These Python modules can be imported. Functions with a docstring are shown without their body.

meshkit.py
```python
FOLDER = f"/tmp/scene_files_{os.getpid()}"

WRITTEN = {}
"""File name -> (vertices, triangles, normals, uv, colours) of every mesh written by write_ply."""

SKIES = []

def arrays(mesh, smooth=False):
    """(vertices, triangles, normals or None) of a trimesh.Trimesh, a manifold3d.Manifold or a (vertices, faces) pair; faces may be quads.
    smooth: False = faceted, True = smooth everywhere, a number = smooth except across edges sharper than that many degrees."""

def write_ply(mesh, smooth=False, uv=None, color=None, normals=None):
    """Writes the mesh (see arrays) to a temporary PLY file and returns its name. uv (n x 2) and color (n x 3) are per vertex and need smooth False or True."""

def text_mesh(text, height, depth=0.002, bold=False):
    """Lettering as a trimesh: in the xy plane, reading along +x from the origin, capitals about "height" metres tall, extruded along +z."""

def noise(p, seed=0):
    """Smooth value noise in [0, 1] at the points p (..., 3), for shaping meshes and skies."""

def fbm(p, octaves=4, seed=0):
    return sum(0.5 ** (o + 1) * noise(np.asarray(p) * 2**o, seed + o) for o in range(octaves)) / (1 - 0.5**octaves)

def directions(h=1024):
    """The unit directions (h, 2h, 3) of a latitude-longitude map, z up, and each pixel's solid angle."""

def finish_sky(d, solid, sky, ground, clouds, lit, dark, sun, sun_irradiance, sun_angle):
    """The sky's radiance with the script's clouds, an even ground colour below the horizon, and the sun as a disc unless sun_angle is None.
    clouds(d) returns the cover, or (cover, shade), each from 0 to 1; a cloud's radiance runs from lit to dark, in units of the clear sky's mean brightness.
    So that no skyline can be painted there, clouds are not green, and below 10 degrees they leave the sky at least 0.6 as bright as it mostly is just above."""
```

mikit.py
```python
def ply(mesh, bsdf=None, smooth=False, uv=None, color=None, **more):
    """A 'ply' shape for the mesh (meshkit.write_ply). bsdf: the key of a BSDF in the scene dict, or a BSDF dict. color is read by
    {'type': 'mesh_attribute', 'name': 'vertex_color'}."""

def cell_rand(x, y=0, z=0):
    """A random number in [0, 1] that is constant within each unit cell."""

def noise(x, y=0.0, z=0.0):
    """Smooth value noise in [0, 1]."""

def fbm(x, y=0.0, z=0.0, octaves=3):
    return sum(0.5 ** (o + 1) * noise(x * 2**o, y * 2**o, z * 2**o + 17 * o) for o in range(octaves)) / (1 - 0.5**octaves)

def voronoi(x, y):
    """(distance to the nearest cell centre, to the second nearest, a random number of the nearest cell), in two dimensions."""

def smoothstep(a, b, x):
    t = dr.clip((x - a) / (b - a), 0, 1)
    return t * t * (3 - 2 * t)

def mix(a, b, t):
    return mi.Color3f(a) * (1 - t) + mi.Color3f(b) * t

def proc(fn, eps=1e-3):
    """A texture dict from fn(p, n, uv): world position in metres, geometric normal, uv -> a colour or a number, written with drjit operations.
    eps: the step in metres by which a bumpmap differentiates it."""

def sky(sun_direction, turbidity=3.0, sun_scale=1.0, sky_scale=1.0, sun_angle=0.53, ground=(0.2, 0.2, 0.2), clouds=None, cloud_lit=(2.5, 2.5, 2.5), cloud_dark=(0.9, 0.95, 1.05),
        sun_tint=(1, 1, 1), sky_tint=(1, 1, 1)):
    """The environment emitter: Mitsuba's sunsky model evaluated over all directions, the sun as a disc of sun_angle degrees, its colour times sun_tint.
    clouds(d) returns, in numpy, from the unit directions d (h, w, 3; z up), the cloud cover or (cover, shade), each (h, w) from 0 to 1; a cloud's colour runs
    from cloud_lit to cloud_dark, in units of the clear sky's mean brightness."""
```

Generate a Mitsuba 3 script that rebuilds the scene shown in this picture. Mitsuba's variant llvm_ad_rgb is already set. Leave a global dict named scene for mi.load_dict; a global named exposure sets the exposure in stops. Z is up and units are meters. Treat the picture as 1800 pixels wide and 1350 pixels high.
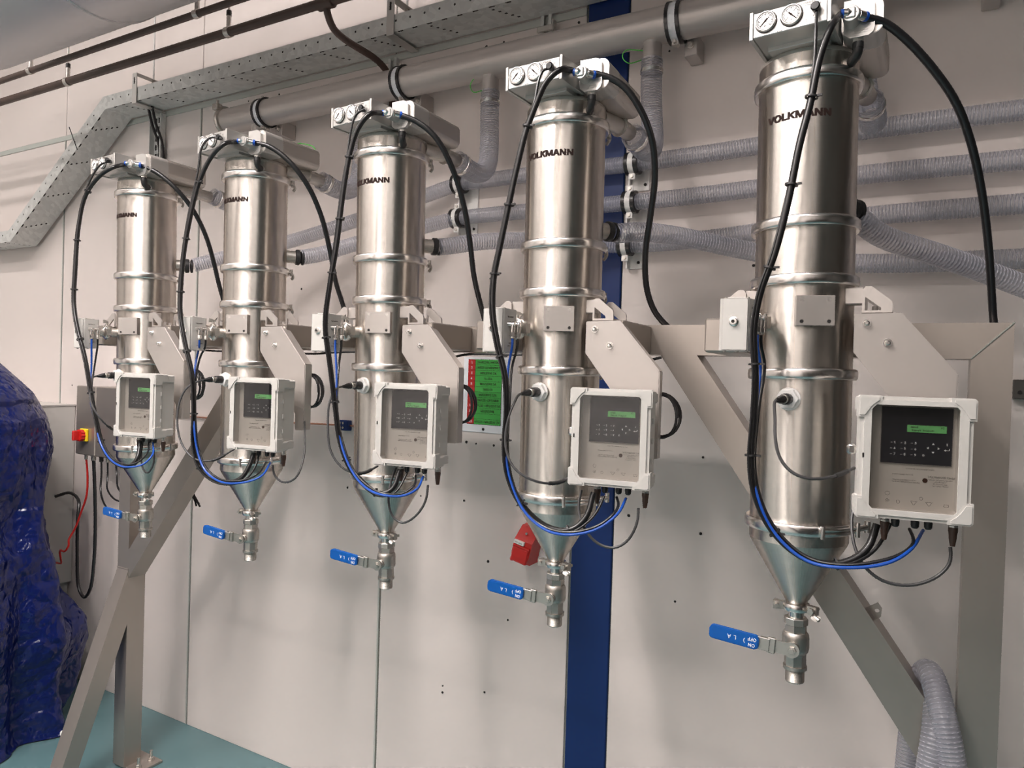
import math, random
import numpy as np, trimesh, mitsuba as mi, drjit as dr
from shapely.geometry import Polygon, Point, box as sbox
from shapely.ops import unary_union
import mikit, meshkit
from mikit import proc, noise, fbm, voronoi, smoothstep, mix
random.seed(3); np.random.seed(3); RNG = np.random.RandomState(11)
T = mi.ScalarTransform4f
scene, labels = {}, {}

# ------------------------------------------------------------------ camera, light, exposure
YAW, PITCH, ROLL, FPX = 0.516423, -0.013291, 0.031261, 1252.21
EYE = np.array([0.2196, -1.6583, 1.73])
fw = np.array([-math.sin(YAW) * math.cos(PITCH), math.cos(YAW) * math.cos(PITCH), math.sin(PITCH)])
r0 = np.cross(fw, [0, 0, 1]); r0 /= np.linalg.norm(r0); u0 = np.cross(r0, fw)
up = -math.sin(ROLL) * r0 + math.cos(ROLL) * u0
scene['camera'] = {'type': 'perspective', 'fov': math.degrees(2 * math.atan(900 / FPX)), 'fov_axis': 'x', 'near_clip': 0.02,
                   'to_world': T().look_at(origin=EYE.tolist(), target=(EYE + fw).tolist(), up=up.tolist())}
exposure = 0.16
LAMPS = [  # x0, x1, y0, y1, z, radiance: fluorescent battens on the ceiling
    (-1.56, -1.24, -3.6, -1.1, 4.05, 54.0)]
for ly, rad in ((-1.55, 72.0), (-3.0, 64.0)):   # rows of battens parallel to the wall
    LAMPS += [(lx, lx + 1.35, ly - 0.08, ly + 0.08, 4.05, rad * k) for lx, k in ((-5.8, 0.25), (-4.3, 0.55), (-2.8, 0.75), (-0.9, 0.6), (0.7, 0.25)) if not (ly > -2 and lx > 0.5)]

# ------------------------------------------------------------------ materials
def rgb(*c): return {'type': 'rgb', 'value': list(c)}
def two(b): return {'type': 'twosided', 'b': b}
def pr(c, rough=0.5, metal=0.0, spec=0.5, **k):
    return two({'type': 'principled', 'base_color': c if isinstance(c, dict) else rgb(*c), 'roughness': rough, 'metallic': metal, 'specular': spec, **k})
def metal(c, a, b=None):
    d = {'type': 'roughconductor', 'distribution': 'ggx', 'material': 'none', 'specular_reflectance': c if isinstance(c, dict) else rgb(*c)}
    d.update({'alpha': a} if b is None else {'alpha_u': a, 'alpha_v': b})
    return two(d)
def brushed(p, n, uv):
    a = noise(p.z * 1400, uv.x * 5, 0) - 0.5
    return mi.Color3f(0.635, 0.588, 0.54) * (1 + 0.12 * a)
def wall_col(p, n, uv):
    a = fbm(p.x * 1.3, p.z * 1.3, 2) - 0.5
    return mi.Color3f(0.70, 0.635, 0.605) * (1 + 0.06 * a)
def floor_col(p, n, uv):
    a = fbm(p.x * 2.2, p.y * 2.2, 1, octaves=4)
    return mix((0.075, 0.150, 0.165), (0.105, 0.19, 0.205), a)
def galv(p, n, uv):
    _, _, c = voronoi(p.x * 45 + p.z * 9, p.z * 45 + p.y * 52)
    return mi.Color3f(0.56, 0.565, 0.55) * (0.9 + 0.2 * c)
def pipe_col(p, n, uv):
    return mi.Color3f(0.47, 0.435, 0.415) * (0.9 + 0.2 * fbm(p.x * 6, p.z * 30, p.y * 30))
def tarp_bump(p, n, uv):
    q = fbm(p.x * 16 + 3, p.y * 16, p.z * 12, octaves=3)
    w = fbm(p.x * 60, p.y * 60, p.z * 45, octaves=2)
    return 0.030 * dr.abs(q - 0.5) + 0.0045 * dr.abs(w - 0.5)
def rust(p, n, uv):
    return mix((0.055, 0.035, 0.03), (0.10, 0.062, 0.05), fbm(p.x * 14, p.y * 14, p.z * 14))
MATS = {
    'wall_paint': pr(proc(wall_col), 0.42, spec=0.25),
    'floor_paint': pr(proc(floor_col), 0.32, spec=0.45),
    'ceiling_paint': pr((0.62, 0.60, 0.585), 0.8),
    'side_paint': pr((0.55, 0.53, 0.51), 0.6),
    'far_paint': pr((0.72, 0.68, 0.655), 0.6),
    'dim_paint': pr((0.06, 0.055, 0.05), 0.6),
    'joint': pr((0.18, 0.19, 0.17), 0.7),
    'seam': pr((0.44, 0.46, 0.43), 0.5),
    'hole': pr((0.015, 0.013, 0.012), 0.8),
    'column_blue': pr((0.005, 0.024, 0.115), 0.45, spec=0.3),
    'steel': metal(proc(brushed), 0.042, 0.24),
    'steel_satin': metal((0.66, 0.625, 0.585), 0.2),
    'steel_polished': metal((0.82, 0.79, 0.76), 0.05),
    'steel_pickled': pr((0.37, 0.332, 0.30), 0.34, 0.72),
    'steel_plate': pr((0.47, 0.435, 0.41), 0.36, 0.55),
    'pipe_steel': pr(proc(pipe_col), 0.40, 0.45),
    'cast_steel': metal((0.55, 0.52, 0.48), 0.2),
    'aluminium': pr((0.50, 0.485, 0.465), 0.32, 0.6),
    'galvanised': pr(proc(galv), 0.42, 0.25),
    'duct_metal': metal((0.66, 0.65, 0.66), 0.24),
    'box_white': pr((0.50, 0.485, 0.46), 0.38),
    'box_grey': pr((0.41, 0.395, 0.375), 0.42),
    'plastic_white': pr((0.82, 0.81, 0.79), 0.3),
    'print_grey': pr((0.25, 0.24, 0.23), 0.6),
    'face_grey': pr((0.62, 0.60, 0.57), 0.5),
    'keypad_black': pr((0.030, 0.032, 0.040), 0.35),
    'print_white': pr((0.75, 0.77, 0.80), 0.5),
    'print_black': pr((0.022, 0.012, 0.010), 0.7, spec=0.15),
    'lcd': {'type': 'principled', 'base_color': rgb(0.22, 0.68, 0.25), 'roughness': 0.4},
    'rubber': pr((0.010, 0.010, 0.011), 0.28, spec=0.5),
    'black_plastic': pr((0.018, 0.018, 0.019), 0.42),
    'grey_cable': pr((0.045, 0.045, 0.047), 0.4),
    'brown_plug': pr((0.06, 0.03, 0.02), 0.4),
    'air_blue': pr((0.008, 0.065, 0.35), 0.28),
    'grip_blue': pr((0.004, 0.080, 0.33), 0.32, spec=0.35),
    'red': pr((0.50, 0.015, 0.012), 0.35),
    'yellow': pr((0.85, 0.60, 0.01), 0.4),
    'sign_green': pr((0.065, 0.42, 0.075), 0.45),
    'sign_red': pr((0.45, 0.02, 0.02), 0.45),
    'board_white': pr((0.80, 0.82, 0.86), 0.4),
    'tarp_blue': two({'type': 'bumpmap', 'arbitrary': proc(tarp_bump, eps=2e-3), 'scale': 1.0,
                      'bsdf': {'type': 'principled', 'base_color': rgb(0.004, 0.010, 0.085), 'roughness': 0.17, 'specular': 0.42}}),
    'brown_pipe': pr(proc(rust), 0.45, spec=0.4),
    'copper': pr((0.50, 0.25, 0.17), 0.4, 0.7),
    'green_wire': pr((0.10, 0.55, 0.08), 0.4),
    'pane': {'type': 'thindielectric', 'int_ior': 1.5, 'specular_transmittance': rgb(0.62, 0.60, 0.58)},
    'clear_hose': {'type': 'blendbsdf', 'weight': 0.30, 'a': {'type': 'thindielectric', 'int_ior': 1.45},
                   'b': pr((0.52, 0.525, 0.60), 0.2, spec=0.8)},
    'hose_wire': pr((0.40, 0.40, 0.45), 0.22, spec=0.8),
    'lamp_body': pr((0.8, 0.8, 0.8), 0.5),
}
scene.update(MATS)

# ------------------------------------------------------------------ helpers
def free(name):
    if name not in scene and name not in labels and not any(k.startswith(name + '__') for k in scene): return name
    i = 1
    while True:
        k = f'{name}_{i:03d}'
        if k not in scene and k not in labels and not any(q.startswith(k + '__') for q in scene): return k
        i += 1
def tag(key, label, cat=None, group=None, kind=None):
    labels[key] = {k: v for k, v in (('label', label), ('category', cat), ('group', group), ('kind', kind)) if v}
    return key
def sh(mesh, mat, smooth=30, to=None, uv=None):
    s = mikit.ply(mesh, mat, smooth=smooth, uv=uv) if uv is not None else mikit.ply(mesh, mat, smooth=smooth)
    if to is not None: s['to_world'] = T(np.asarray(to).tolist())
    return s
def add(key, mesh, mat, smooth=30, to=None, uv=None, label=None):
    scene[key] = sh(mesh, mat, smooth, to, uv)
    if label: labels[key] = {'label': label}
    return key
def part(parent, name, mesh, mat, smooth=30, to=None, uv=None, label=None):
    return add(free(f'{parent}__{name}'), mesh, mat, smooth, to, uv, label)
def cat(*ms): return trimesh.util.concatenate([m for m in ms])
def hull(pts): return trimesh.convex.convex_hull(np.asarray(pts, float))
def cbox(x0, x1, y0, y1, z0, z1, b=0.002):
    b = min(b, 0.45 * min(x1 - x0, y1 - y0, z1 - z0))
    p = []
    for sx in (0, 1):
        for sy in (0, 1):
            for sz in (0, 1):
                c = np.array([(x0, x1)[sx], (y0, y1)[sy], (z0, z1)[sz]])
                d = np.array([1 - 2 * sx, 1 - 2 * sy, 1 - 2 * sz]) * b
                for k in range(3):
                    q = c + d; q[k] = c[k]; p.append(q)
    return hull(p)
def plainbox(x0, x1, y0, y1, z0, z1):
    m = trimesh.creation.box((x1 - x0, y1 - y0, z1 - z0)); m.apply_translation([(x0 + x1) / 2, (y0 + y1) / 2, (z0 + z1) / 2]); return m
def frame_of(d):
    d = np.asarray(d, float) / np.linalg.norm(d)
    a = np.cross(d, [0, 0, 1] if abs(d[2]) < 0.9 else [1, 0, 0]); a /= np.linalg.norm(a)
    return a, np.cross(d, a), d
def lathe(prof, n=40, p=(0, 0, 0), d=(0, 0, 1)):
    """profile [(radius, height)...] turned about the axis through p along d; closed with flat caps at the ends"""
    prof = [tuple(q) for q in prof]
    if prof[0][0] > 1e-6: prof = [(0.0, prof[0][1])] + prof
    if prof[-1][0] > 1e-6: prof = prof + [(0.0, prof[-1][1])]
    a, b, d = frame_of(d); th = np.arange(n) * 2 * np.pi / n
    V, rows = [], []
    for r, h in prof:
        c = np.asarray(p) + d * h
        if r < 1e-6: rows.append([len(V)] * n); V.append(c)
        else:
            rows.append(list(range(len(V), len(V) + n)))
            V += list(c + r * (np.cos(th)[:, None] * a + np.sin(th)[:, None] * b))
    F = []
    for r1, r2 in zip(rows[:-1], rows[1:]):
        for i in range(n):
            j = (i + 1) % n
            if r1[i] != r1[j]: F.append((r1[i], r1[j], r2[j]))
            if r2[i] != r2[j]: F.append((r1[i], r2[j], r2[i]))
    m = trimesh.Trimesh(V, F, process=False)
    if m.volume < 0: m.invert()
    return m
def ring(prof, n=40, p=(0, 0, 0), d=(0, 0, 1)):
    """closed profile [(radius, height)...] turned about an axis: a hollow ring, no discs across its bore"""
    prof = [tuple(q) for q in prof]
    a, b, d = frame_of(d); th = np.arange(n) * 2 * np.pi / n; m = len(prof)
    V = np.concatenate([np.asarray(p) + d * h + r * (np.cos(th)[:, None] * a + np.sin(th)[:, None] * b) for r, h in prof])
    F = []
    for k in range(m):
        k2 = (k + 1) % m
        for i in range(n):
            j = (i + 1) % n
            F += [(k * n + i, k * n + j, k2 * n + j), (k * n + i, k2 * n + j, k2 * n + i)]
    t = trimesh.Trimesh(V, F, process=False)
    if t.volume < 0: t.invert()
    return t
def cyl(p0, p1, r, n=20, bev=0.0):
    p0, p1 = np.asarray(p0, float), np.asarray(p1, float); L = np.linalg.norm(p1 - p0)
    pr_ = [(r - bev, 0), (r, bev), (r, L - bev), (r - bev, L)] if bev else [(r, 0), (r, L)]
    return lathe(pr_, n, p0, p1 - p0)
def hexcyl(p0, p1, r): return cyl(p0, p1, r, 6, r * 0.06)
def uvtube(profile, n=72, uscale=1.0):
    """open turned skin about z with uv (u round, v along), for brushed steel"""
    th = np.linspace(0, 2 * np.pi, n + 1); V, UV, F = [], [], []
    L = np.r_[0, np.cumsum(np.hypot(*np.diff(np.array(profile), axis=0).T))]
    for (r, z), l in zip(profile, L):
        V += [(r * math.cos(t), r * math.sin(t), z) for t in th]; UV += [(t * 0.1, l) for t in th]
    for k in range(len(profile) - 1):
        for i in range(n):
            a, b = k * (n + 1) + i, (k + 1) * (n + 1) + i
            F += [(a, a + 1, b + 1), (a, b + 1, b)]
    return trimesh.Trimesh(V, F, process=False), np.array(UV)
def spline(pts, step=0.01):
    P = np.asarray(pts, float)
    P = np.vstack([2 * P[0] - P[1], P, 2 * P[-1] - P[-2]])
    out = []
    for i in range(1, len(P) - 2):
        a, b, c, d = P[i - 1:i + 3]
        t = [0.0]
        for q0, q1 in ((a, b), (b, c), (c, d)): t.append(t[-1] + max(np.linalg.norm(q1 - q0), 1e-6) ** 0.5)
        n = max(2, int(np.ceil(np.linalg.norm(c - b) / step)))
        for x in np.linspace(t[1], t[2], n, endpoint=False):
            A1 = (t[1] - x) / (t[1] - t[0]) * a + (x - t[0]) / (t[1] - t[0]) * b
            A2 = (t[2] - x) / (t[2] - t[1]) * b + (x - t[1]) / (t[2] - t[1]) * c
            A3 = (t[3] - x) / (t[3] - t[2]) * c + (x - t[2]) / (t[3] - t[2]) * d
            B1 = (t[2] - x) / (t[2] - t[0]) * A1 + (x - t[0]) / (t[2] - t[0]) * A2
            B2 = (t[3] - x) / (t[3] - t[1]) * A2 + (x - t[1]) / (t[3] - t[1]) * A3
            out.append((t[2] - x) / (t[2] - t[1]) * B1 + (x - t[1]) / (t[2] - t[1]) * B2)
    out.append(P[-2])
    return np.array(out)
def smooth_path(P, k=3):
    P = P.copy()
    for _ in range(k): P[1:-1] = 0.25 * P[:-2] + 0.5 * P[1:-1] + 0.25 * P[2:]
    return P
def sweep(P, r, n=10, caps=True):
    P = np.asarray(P, float); r = np.broadcast_to(r, len(P))
    t = np.gradient(P, axis=0); t /= np.linalg.norm(t, axis=1, keepdims=True)
    a = np.zeros_like(P); a[0] = frame_of(t[0])[0]
    for i in range(1, len(P)):
        v = a[i - 1] - t[i] * (a[i - 1] @ t[i]); a[i] = v / np.linalg.norm(v)
    b = np.cross(t, a); th = np.arange(n) * 2 * np.pi / n
    V = (P[:, None] + r[:, None, None] * (np.cos(th)[None, :, None] * a[:, None] + np.sin(th)[None, :, None] * b[:, None])).reshape(-1, 3)
    i, j = np.meshgrid(np.arange(len(P) - 1), np.arange(n), indexing='ij'); k = (j + 1) % n
    q = np.stack([i * n + j, i * n + k, (i + 1) * n + k, (i + 1) * n + j], -1).reshape(-1, 4)
    F = np.vstack([q[:, [0, 1, 2]], q[:, [0, 2, 3]]])
    if caps:
        V = np.vstack([V, P[:1], P[-1:]]); c0, c1 = len(V) - 2, len(V) - 1; m = (len(P) - 1) * n
        F = np.vstack([F] + [[(c0, (x + 1) % n, x), (c1, m + x, m + (x + 1) % n)] for x in range(n)])
    return trimesh.Trimesh(V, F, process=False)
def tube(pts, r, n=10, step=0.012, k=2): return sweep(smooth_path(spline(pts, step), k), r, n)
def hose(pts, r, pitch=0.0085, amp=0.0009, n=16, per=4):
    P = smooth_path(spline(pts, 0.02), 4)
    s = np.r_[0, np.cumsum(np.linalg.norm(np.diff(P, axis=0), axis=1))]
    m = int(s[-1] / pitch * per); q = np.linspace(0, s[-1], m)
    Q = np.stack([np.interp(q, s, P[:, c]) for c in range(3)], 1)
    Q = smooth_path(Q, 6)
    R = r + amp * np.tile([1.0, 0.25, -1.0, 0.25], m // 4 + 1)[:m]
    return sweep(Q, R, n, caps=False)
def helix(pts, r, pitch=0.0085, w=0.0010, seg=12):
    """the spiral reinforcement of a clear hose, one continuous wire"""
    P = smooth_path(spline(pts, 0.02), 4); s = np.r_[0, np.cumsum(np.linalg.norm(np.diff(P, axis=0), axis=1))]
    q = np.linspace(0, s[-1], int(s[-1] / pitch * seg)); Q = np.stack([np.interp(q, s, P[:, c]) for c in range(3)], 1); Q = smooth_path(Q, 12)
    t = np.gradient(Q, axis=0); t /= np.linalg.norm(t, axis=1, keepdims=True)
    a = np.zeros_like(Q); a[0] = frame_of(t[0])[0]
    for i in range(1, len(Q)):
        v = a[i - 1] - t[i] * (a[i - 1] @ t[i]); a[i] = v / np.linalg.norm(v)
    b = np.cross(t, a); ang = q / pitch * 2 * np.pi
    return sweep(Q + r * (np.cos(ang)[:, None] * a + np.sin(ang)[:, None] * b), w, 4)
def prism(poly, d, M):
    """shapely polygon in a local xy plane, thickness d along local z, placed by the 4 x 4 matrix M"""
    gs = getattr(poly, 'geoms', [poly])
    m = cat(*[trimesh.creation.extrude_polygon(g, d, engine='earcut') for g in gs])
    m.apply_transform(M); return m
def XZ(y0=0.0):
    """local (x, y, z) -> world (x, y0 - z, y): a plate facing -y whose front lies d in front of y0"""
    return np.array([[1, 0, 0, 0], [0, 0, -1, y0], [0, 1, 0, 0], [0, 0, 0, 1.0]])
def rect(x0, x1, y0, y1, r=0.0, q=4):
    if r <= 0: return sbox(x0, y0, x1, y1)
    return sbox(x0 + r, y0 + r, x1 - r, y1 - r).buffer(r, quad_segs=q)
def plate(poly, y_front, d, ): return prism(poly, d, XZ(y_front + d))
def lettering(text, h, bold=False, depth=0.0004, sx=1.0, centre=True):
    m = meshkit.text_mesh(text, h, depth, bold)
    if centre:
        c = m.bounds.mean(0); m.apply_translation([-c[0], -c[1], 0])
    m.apply_scale([sx, 1, 1]); return m
def text_at(text, h, x, z, y, **k):
    """lettering that faces -y, centred at x, z"""
    m = lettering(text, h, **k); m.apply_transform(XZ(y)); m.apply_translation([x, 0, z]); return m
def rotz(a, p=(0, 0, 0)): return trimesh.transformations.rotation_matrix(a, [0, 0, 1], p)
def trans(x, y, z): return trimesh.transformations.translation_matrix([x, y, z])
def moved(m, M): m = m.copy(); m.apply_transform(M); return m

# ------------------------------------------------------------------ the room
WY = 0.554
add('floor', plainbox(-6.2, 4.2, -4.2, 1.0, -0.1, 0.0), 'floor_paint', False); tag('floor', 'blue-green painted floor', kind='structure')
add('ceiling', plainbox(-6.2, 4.2, -4.2, 1.0, 4.3, 4.4), 'ceiling_paint', False); tag('ceiling', 'white ceiling', kind='structure')
add('wall_left', plainbox(-6.2, -6.0, -4.2, 1.0, 0, 4.3), 'side_paint', False); tag('wall_left', 'white side wall', kind='structure')
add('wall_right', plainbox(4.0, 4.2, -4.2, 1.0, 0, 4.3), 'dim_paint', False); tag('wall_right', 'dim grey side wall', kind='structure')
add('wall_front', plainbox(-6.2, 4.2, -4.2, -4.0, 0, 4.3), 'far_paint', False); tag('wall_front', 'wall behind the viewer', kind='structure')
add('wall_back', plainbox(-6.2, 4.2, WY + 0.006, WY + 0.1, 0, 4.3), 'joint', False)
tag('wall_back', 'off-white wall of large flush panels with fine vertical joints', kind='structure')
edges = [-6.0, -5.09, -3.932, -2.777, -1.611, -0.787]
for a, b in zip(edges[:-1], edges[1:]):
    part('wall_back', 'panel', cbox(a + 0.0035, b - 0.0035, WY, WY + 0.02, 0.0, 2.950, 0.0015), 'wall_paint', False)
    part('wall_back', 'panel', cbox(a + 0.0035, b - 0.0035, WY, WY + 0.02, 2.978, 4.3, 0.0015), 'wall_paint', False)
part('wall_back', 'panel', cbox(-0.633, 4.0, WY, WY + 0.02, 0.0, 4.3, 0.0015), 'wall_paint', False)
for x in (-3.932, -2.777, -1.611):
    part('wall_back', 'joint_strip', plainbox(x - 0.010, x - 0.0032, WY - 0.0012, WY + 0.004, 0, 2.950), 'seam', False)
holes = [(-2.454, 2.93), (-2.258, 2.928), (-1.188, 2.924), (-1.114, 2.926), (-0.819, 2.932), (-1.18, 1.472), (-1.104, 1.471), (-1.223, 1.475),
         (-1.791, 1.482), (-1.797, 1.245), (-1.424, 1.252), (-1.225, 1.257), (-1.113, 1.048), (-1.023, 0.852), (-1.296, 0.523), (-1.296, 0.548), (-1.111, 0.57),
         (-0.583, 1.282), (-0.348, 1.492), (-0.347, 1.255), (-0.499, 2.773), (-2.09, 2.069), (-3.209, 2.479), (-3.816, 1.596), (-0.217, 2.079),
         (-1.141, 2.076), (-1.138, 2.059), (-0.96, 0.95), (-0.42, 1.03), (-2.62, 2.93)]
hole_ply = mikit.ply(lathe([(0.0034, 0), (0.0034, 0.001), (0.0020, 0.0016)], 10, (0, 0, 0), (0, -1, 0)), 'hole', smooth=False)
for i, (x, z) in enumerate(holes):
    s = 1.0 + 0.5 * ((i * 7) % 5) / 4
    scene[free('wall_back__drill_hole')] = {**hole_ply, 'to_world': T().translate([x, WY - 0.0002, z]).scale([s, 1, s])}
add('trim_1', cbox(-6.0, -0.79, WY - 0.004, WY + 0.01, 2.950, 2.977, 0.0015), 'seam', False); tag('trim_1', 'grey metal joint strip running along the wall below the cable tray', kind='structure')
add('column', cbox(-0.783, -0.637, WY - 0.003, WY + 0.05, 0, 4.3, 0.003), 'column_blue', False)
tag('column', 'flat dark blue painted steel column in the wall', kind='structure')
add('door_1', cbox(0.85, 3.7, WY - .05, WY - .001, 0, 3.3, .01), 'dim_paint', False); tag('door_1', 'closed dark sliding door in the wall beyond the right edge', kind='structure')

# ------------------------------------------------------------------ lamps
for n, (x0, x1, y0, y1, z, rad) in enumerate(LAMPS):
    k = free('ceiling_lamp')
    add(k + '__housing', cbox(x0, x1, y0, y1, z, z + 0.06, 0.01), 'lamp_body')
    m = trimesh.Trimesh([(x0 + .01, y0 + .01, z - .002), (x1 - .01, y0 + .01, z - .002), (x1 - .01, y1 - .01, z - .002), (x0 + .01, y1 - .01, z - .002)], [(0, 2, 1), (0, 3, 2)], process=False)
    scene[k + '__diffuser'] = {**mikit.ply(m, 'lamp_body'), 'emitter': {'type': 'area', 'radiance': rgb(rad, rad * 0.92, rad * 0.88)}}
    for s in (.2, .8):
        part(k, 'rod', cyl((x0 + (x1 - x0) * s, y0 + (y1 - y0) * s, z + 0.05), (x0 + (x1 - x0) * s, y0 + (y1 - y0) * s, 4.3), 0.006, 8), 'lamp_body')
    tag(k, 'white fluorescent ceiling batten hanging parallel to the conveyor wall' if n else 'wide white ceiling lamp hanging at right angles to the conveyor wall', 'ceiling lamp', 'fluorescent battens behind the viewer' if n else None)

# dark machines along the opposite wall, seen only as reflections in the steel
for x0, x1, h, lab in ((0.55, 1.75, 2.3, 'dark grey machine cabinet against the opposite wall, nearest the camera'), (1.95, 3.6, 2.6, 'tall dark grey machine cabinet against the opposite wall, right of the other'), (-3.3, -2.5, 2.1, 'narrow dark grey machine cabinet against the opposite wall, facing the tarp side')):
    k = free('machine_cabinet')
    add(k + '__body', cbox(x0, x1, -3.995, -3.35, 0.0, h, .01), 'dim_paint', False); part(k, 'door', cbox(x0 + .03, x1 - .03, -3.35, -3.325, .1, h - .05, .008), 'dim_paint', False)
    part(k, 'handle', cyl((x0 + .1, -3.31, h * .45), (x0 + .1, -3.31, h * .55), .012, 12), 'steel_satin')
    tag(k, lab, 'machine cabinet')

# ------------------------------------------------------------------ support frame
BY0, BY1 = 0.16, 0.237
fr = 'support_frame'
tag(fr, 'welded stainless steel frame of square tube that carries all five conveyors', 'frame')
def ypris(poly, y0, y1): return prism(Polygon(poly), y1 - y0, XZ(y1))
ZB, ZT = 1.794, 1.872
part(fr, 'beam', ypris([(-2.723, ZT), (0.394, ZT), (0.319, ZB), (-2.647, ZB)], BY0, BY1), 'steel_pickled', False)
part(fr, 'post', ypris([(0.394, ZT), (0.394, 0.012), (0.319, 0.012), (0.319, ZB)], BY0, BY1), 'steel_pickled', False)
part(fr, 'post', ypris([(-2.723, ZT), (-2.647, ZB), (-2.647, 0.012), (-2.723, 0.012)], BY0, BY1), 'steel_pickled', False)
for sx, xa, xb in ((1, 0.319, 0.394), (-1, -2.647, -2.723)):
    part(fr, 'weld_seam', tube([(xa, BY0 - 0.0005, ZB), ((xa + xb) / 2, BY0 - 0.0005, (ZB + ZT) / 2), (xb, BY0 - 0.0005, ZT)], 0.0020, 8), 'joint')
part(fr, 'brace', ypris([(-0.368, ZB), (-0.272, ZB), (0.319, 0.957), (0.319, 0.805)], BY0, BY1), 'steel_pickled', False)
part(fr, 'brace', ypris([(-2.647, 0.941), (-1.949, ZB), (-1.851, ZB), (-2.647, 0.819)], BY0, BY1), 'steel_pickled', False)
for x0 in (-2.723, 0.318):
    m = prism(Polygon([(BY0, 0.855), (BY0, 0.625), (-0.060, 0.012), (-0.132, 0.012)]), 0.077, np.array([[0, 0, 1, x0], [1, 0, 0, 0], [0, 1, 0, 0], [0, 0, 0, 1.0]]))
    part(fr, 'foot_brace', m, 'steel_pickled', False)
    part(fr, 'weld_seam', tube([(x0, BY0 - 0.001, 0.857), (x0 + 0.077, BY0 - 0.001, 0.857)], 0.0022, 8), 'steel_pickled')
    k = part(fr, 'base_plate', cbox(x0 + 0.004, x0 + 0.155, BY0 + 0.010, BY1 + 0.05, 0.0, 0.012, 0.002), 'steel_pickled', False)
    for bx, by in ((x0 + 0.115, BY1 + 0.022), (x0 + 0.125, BY0 + 0.035)):
        part(k, 'anchor_bolt', cat(cyl((bx, by, .012), (bx, by, .015), .014, 16), hexcyl((bx, by, .015), (bx, by, .026), .011), cyl((bx, by, .026), (bx, by, .055), .006, 12)), 'steel_satin')
part(fr, 'lug', prism(Polygon([(0, 0), (.03, 0), (.03, .012), (.015, .024), (0, .024)]).difference(Point(.015, .012).buffer(.005)), .006,
     XZ(0.20) @ trimesh.transformations.rotation_matrix(-0.96, [0, 0, 1])).apply_translation([0.139, 0, 1.215]), 'steel_pickled', False)

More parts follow.
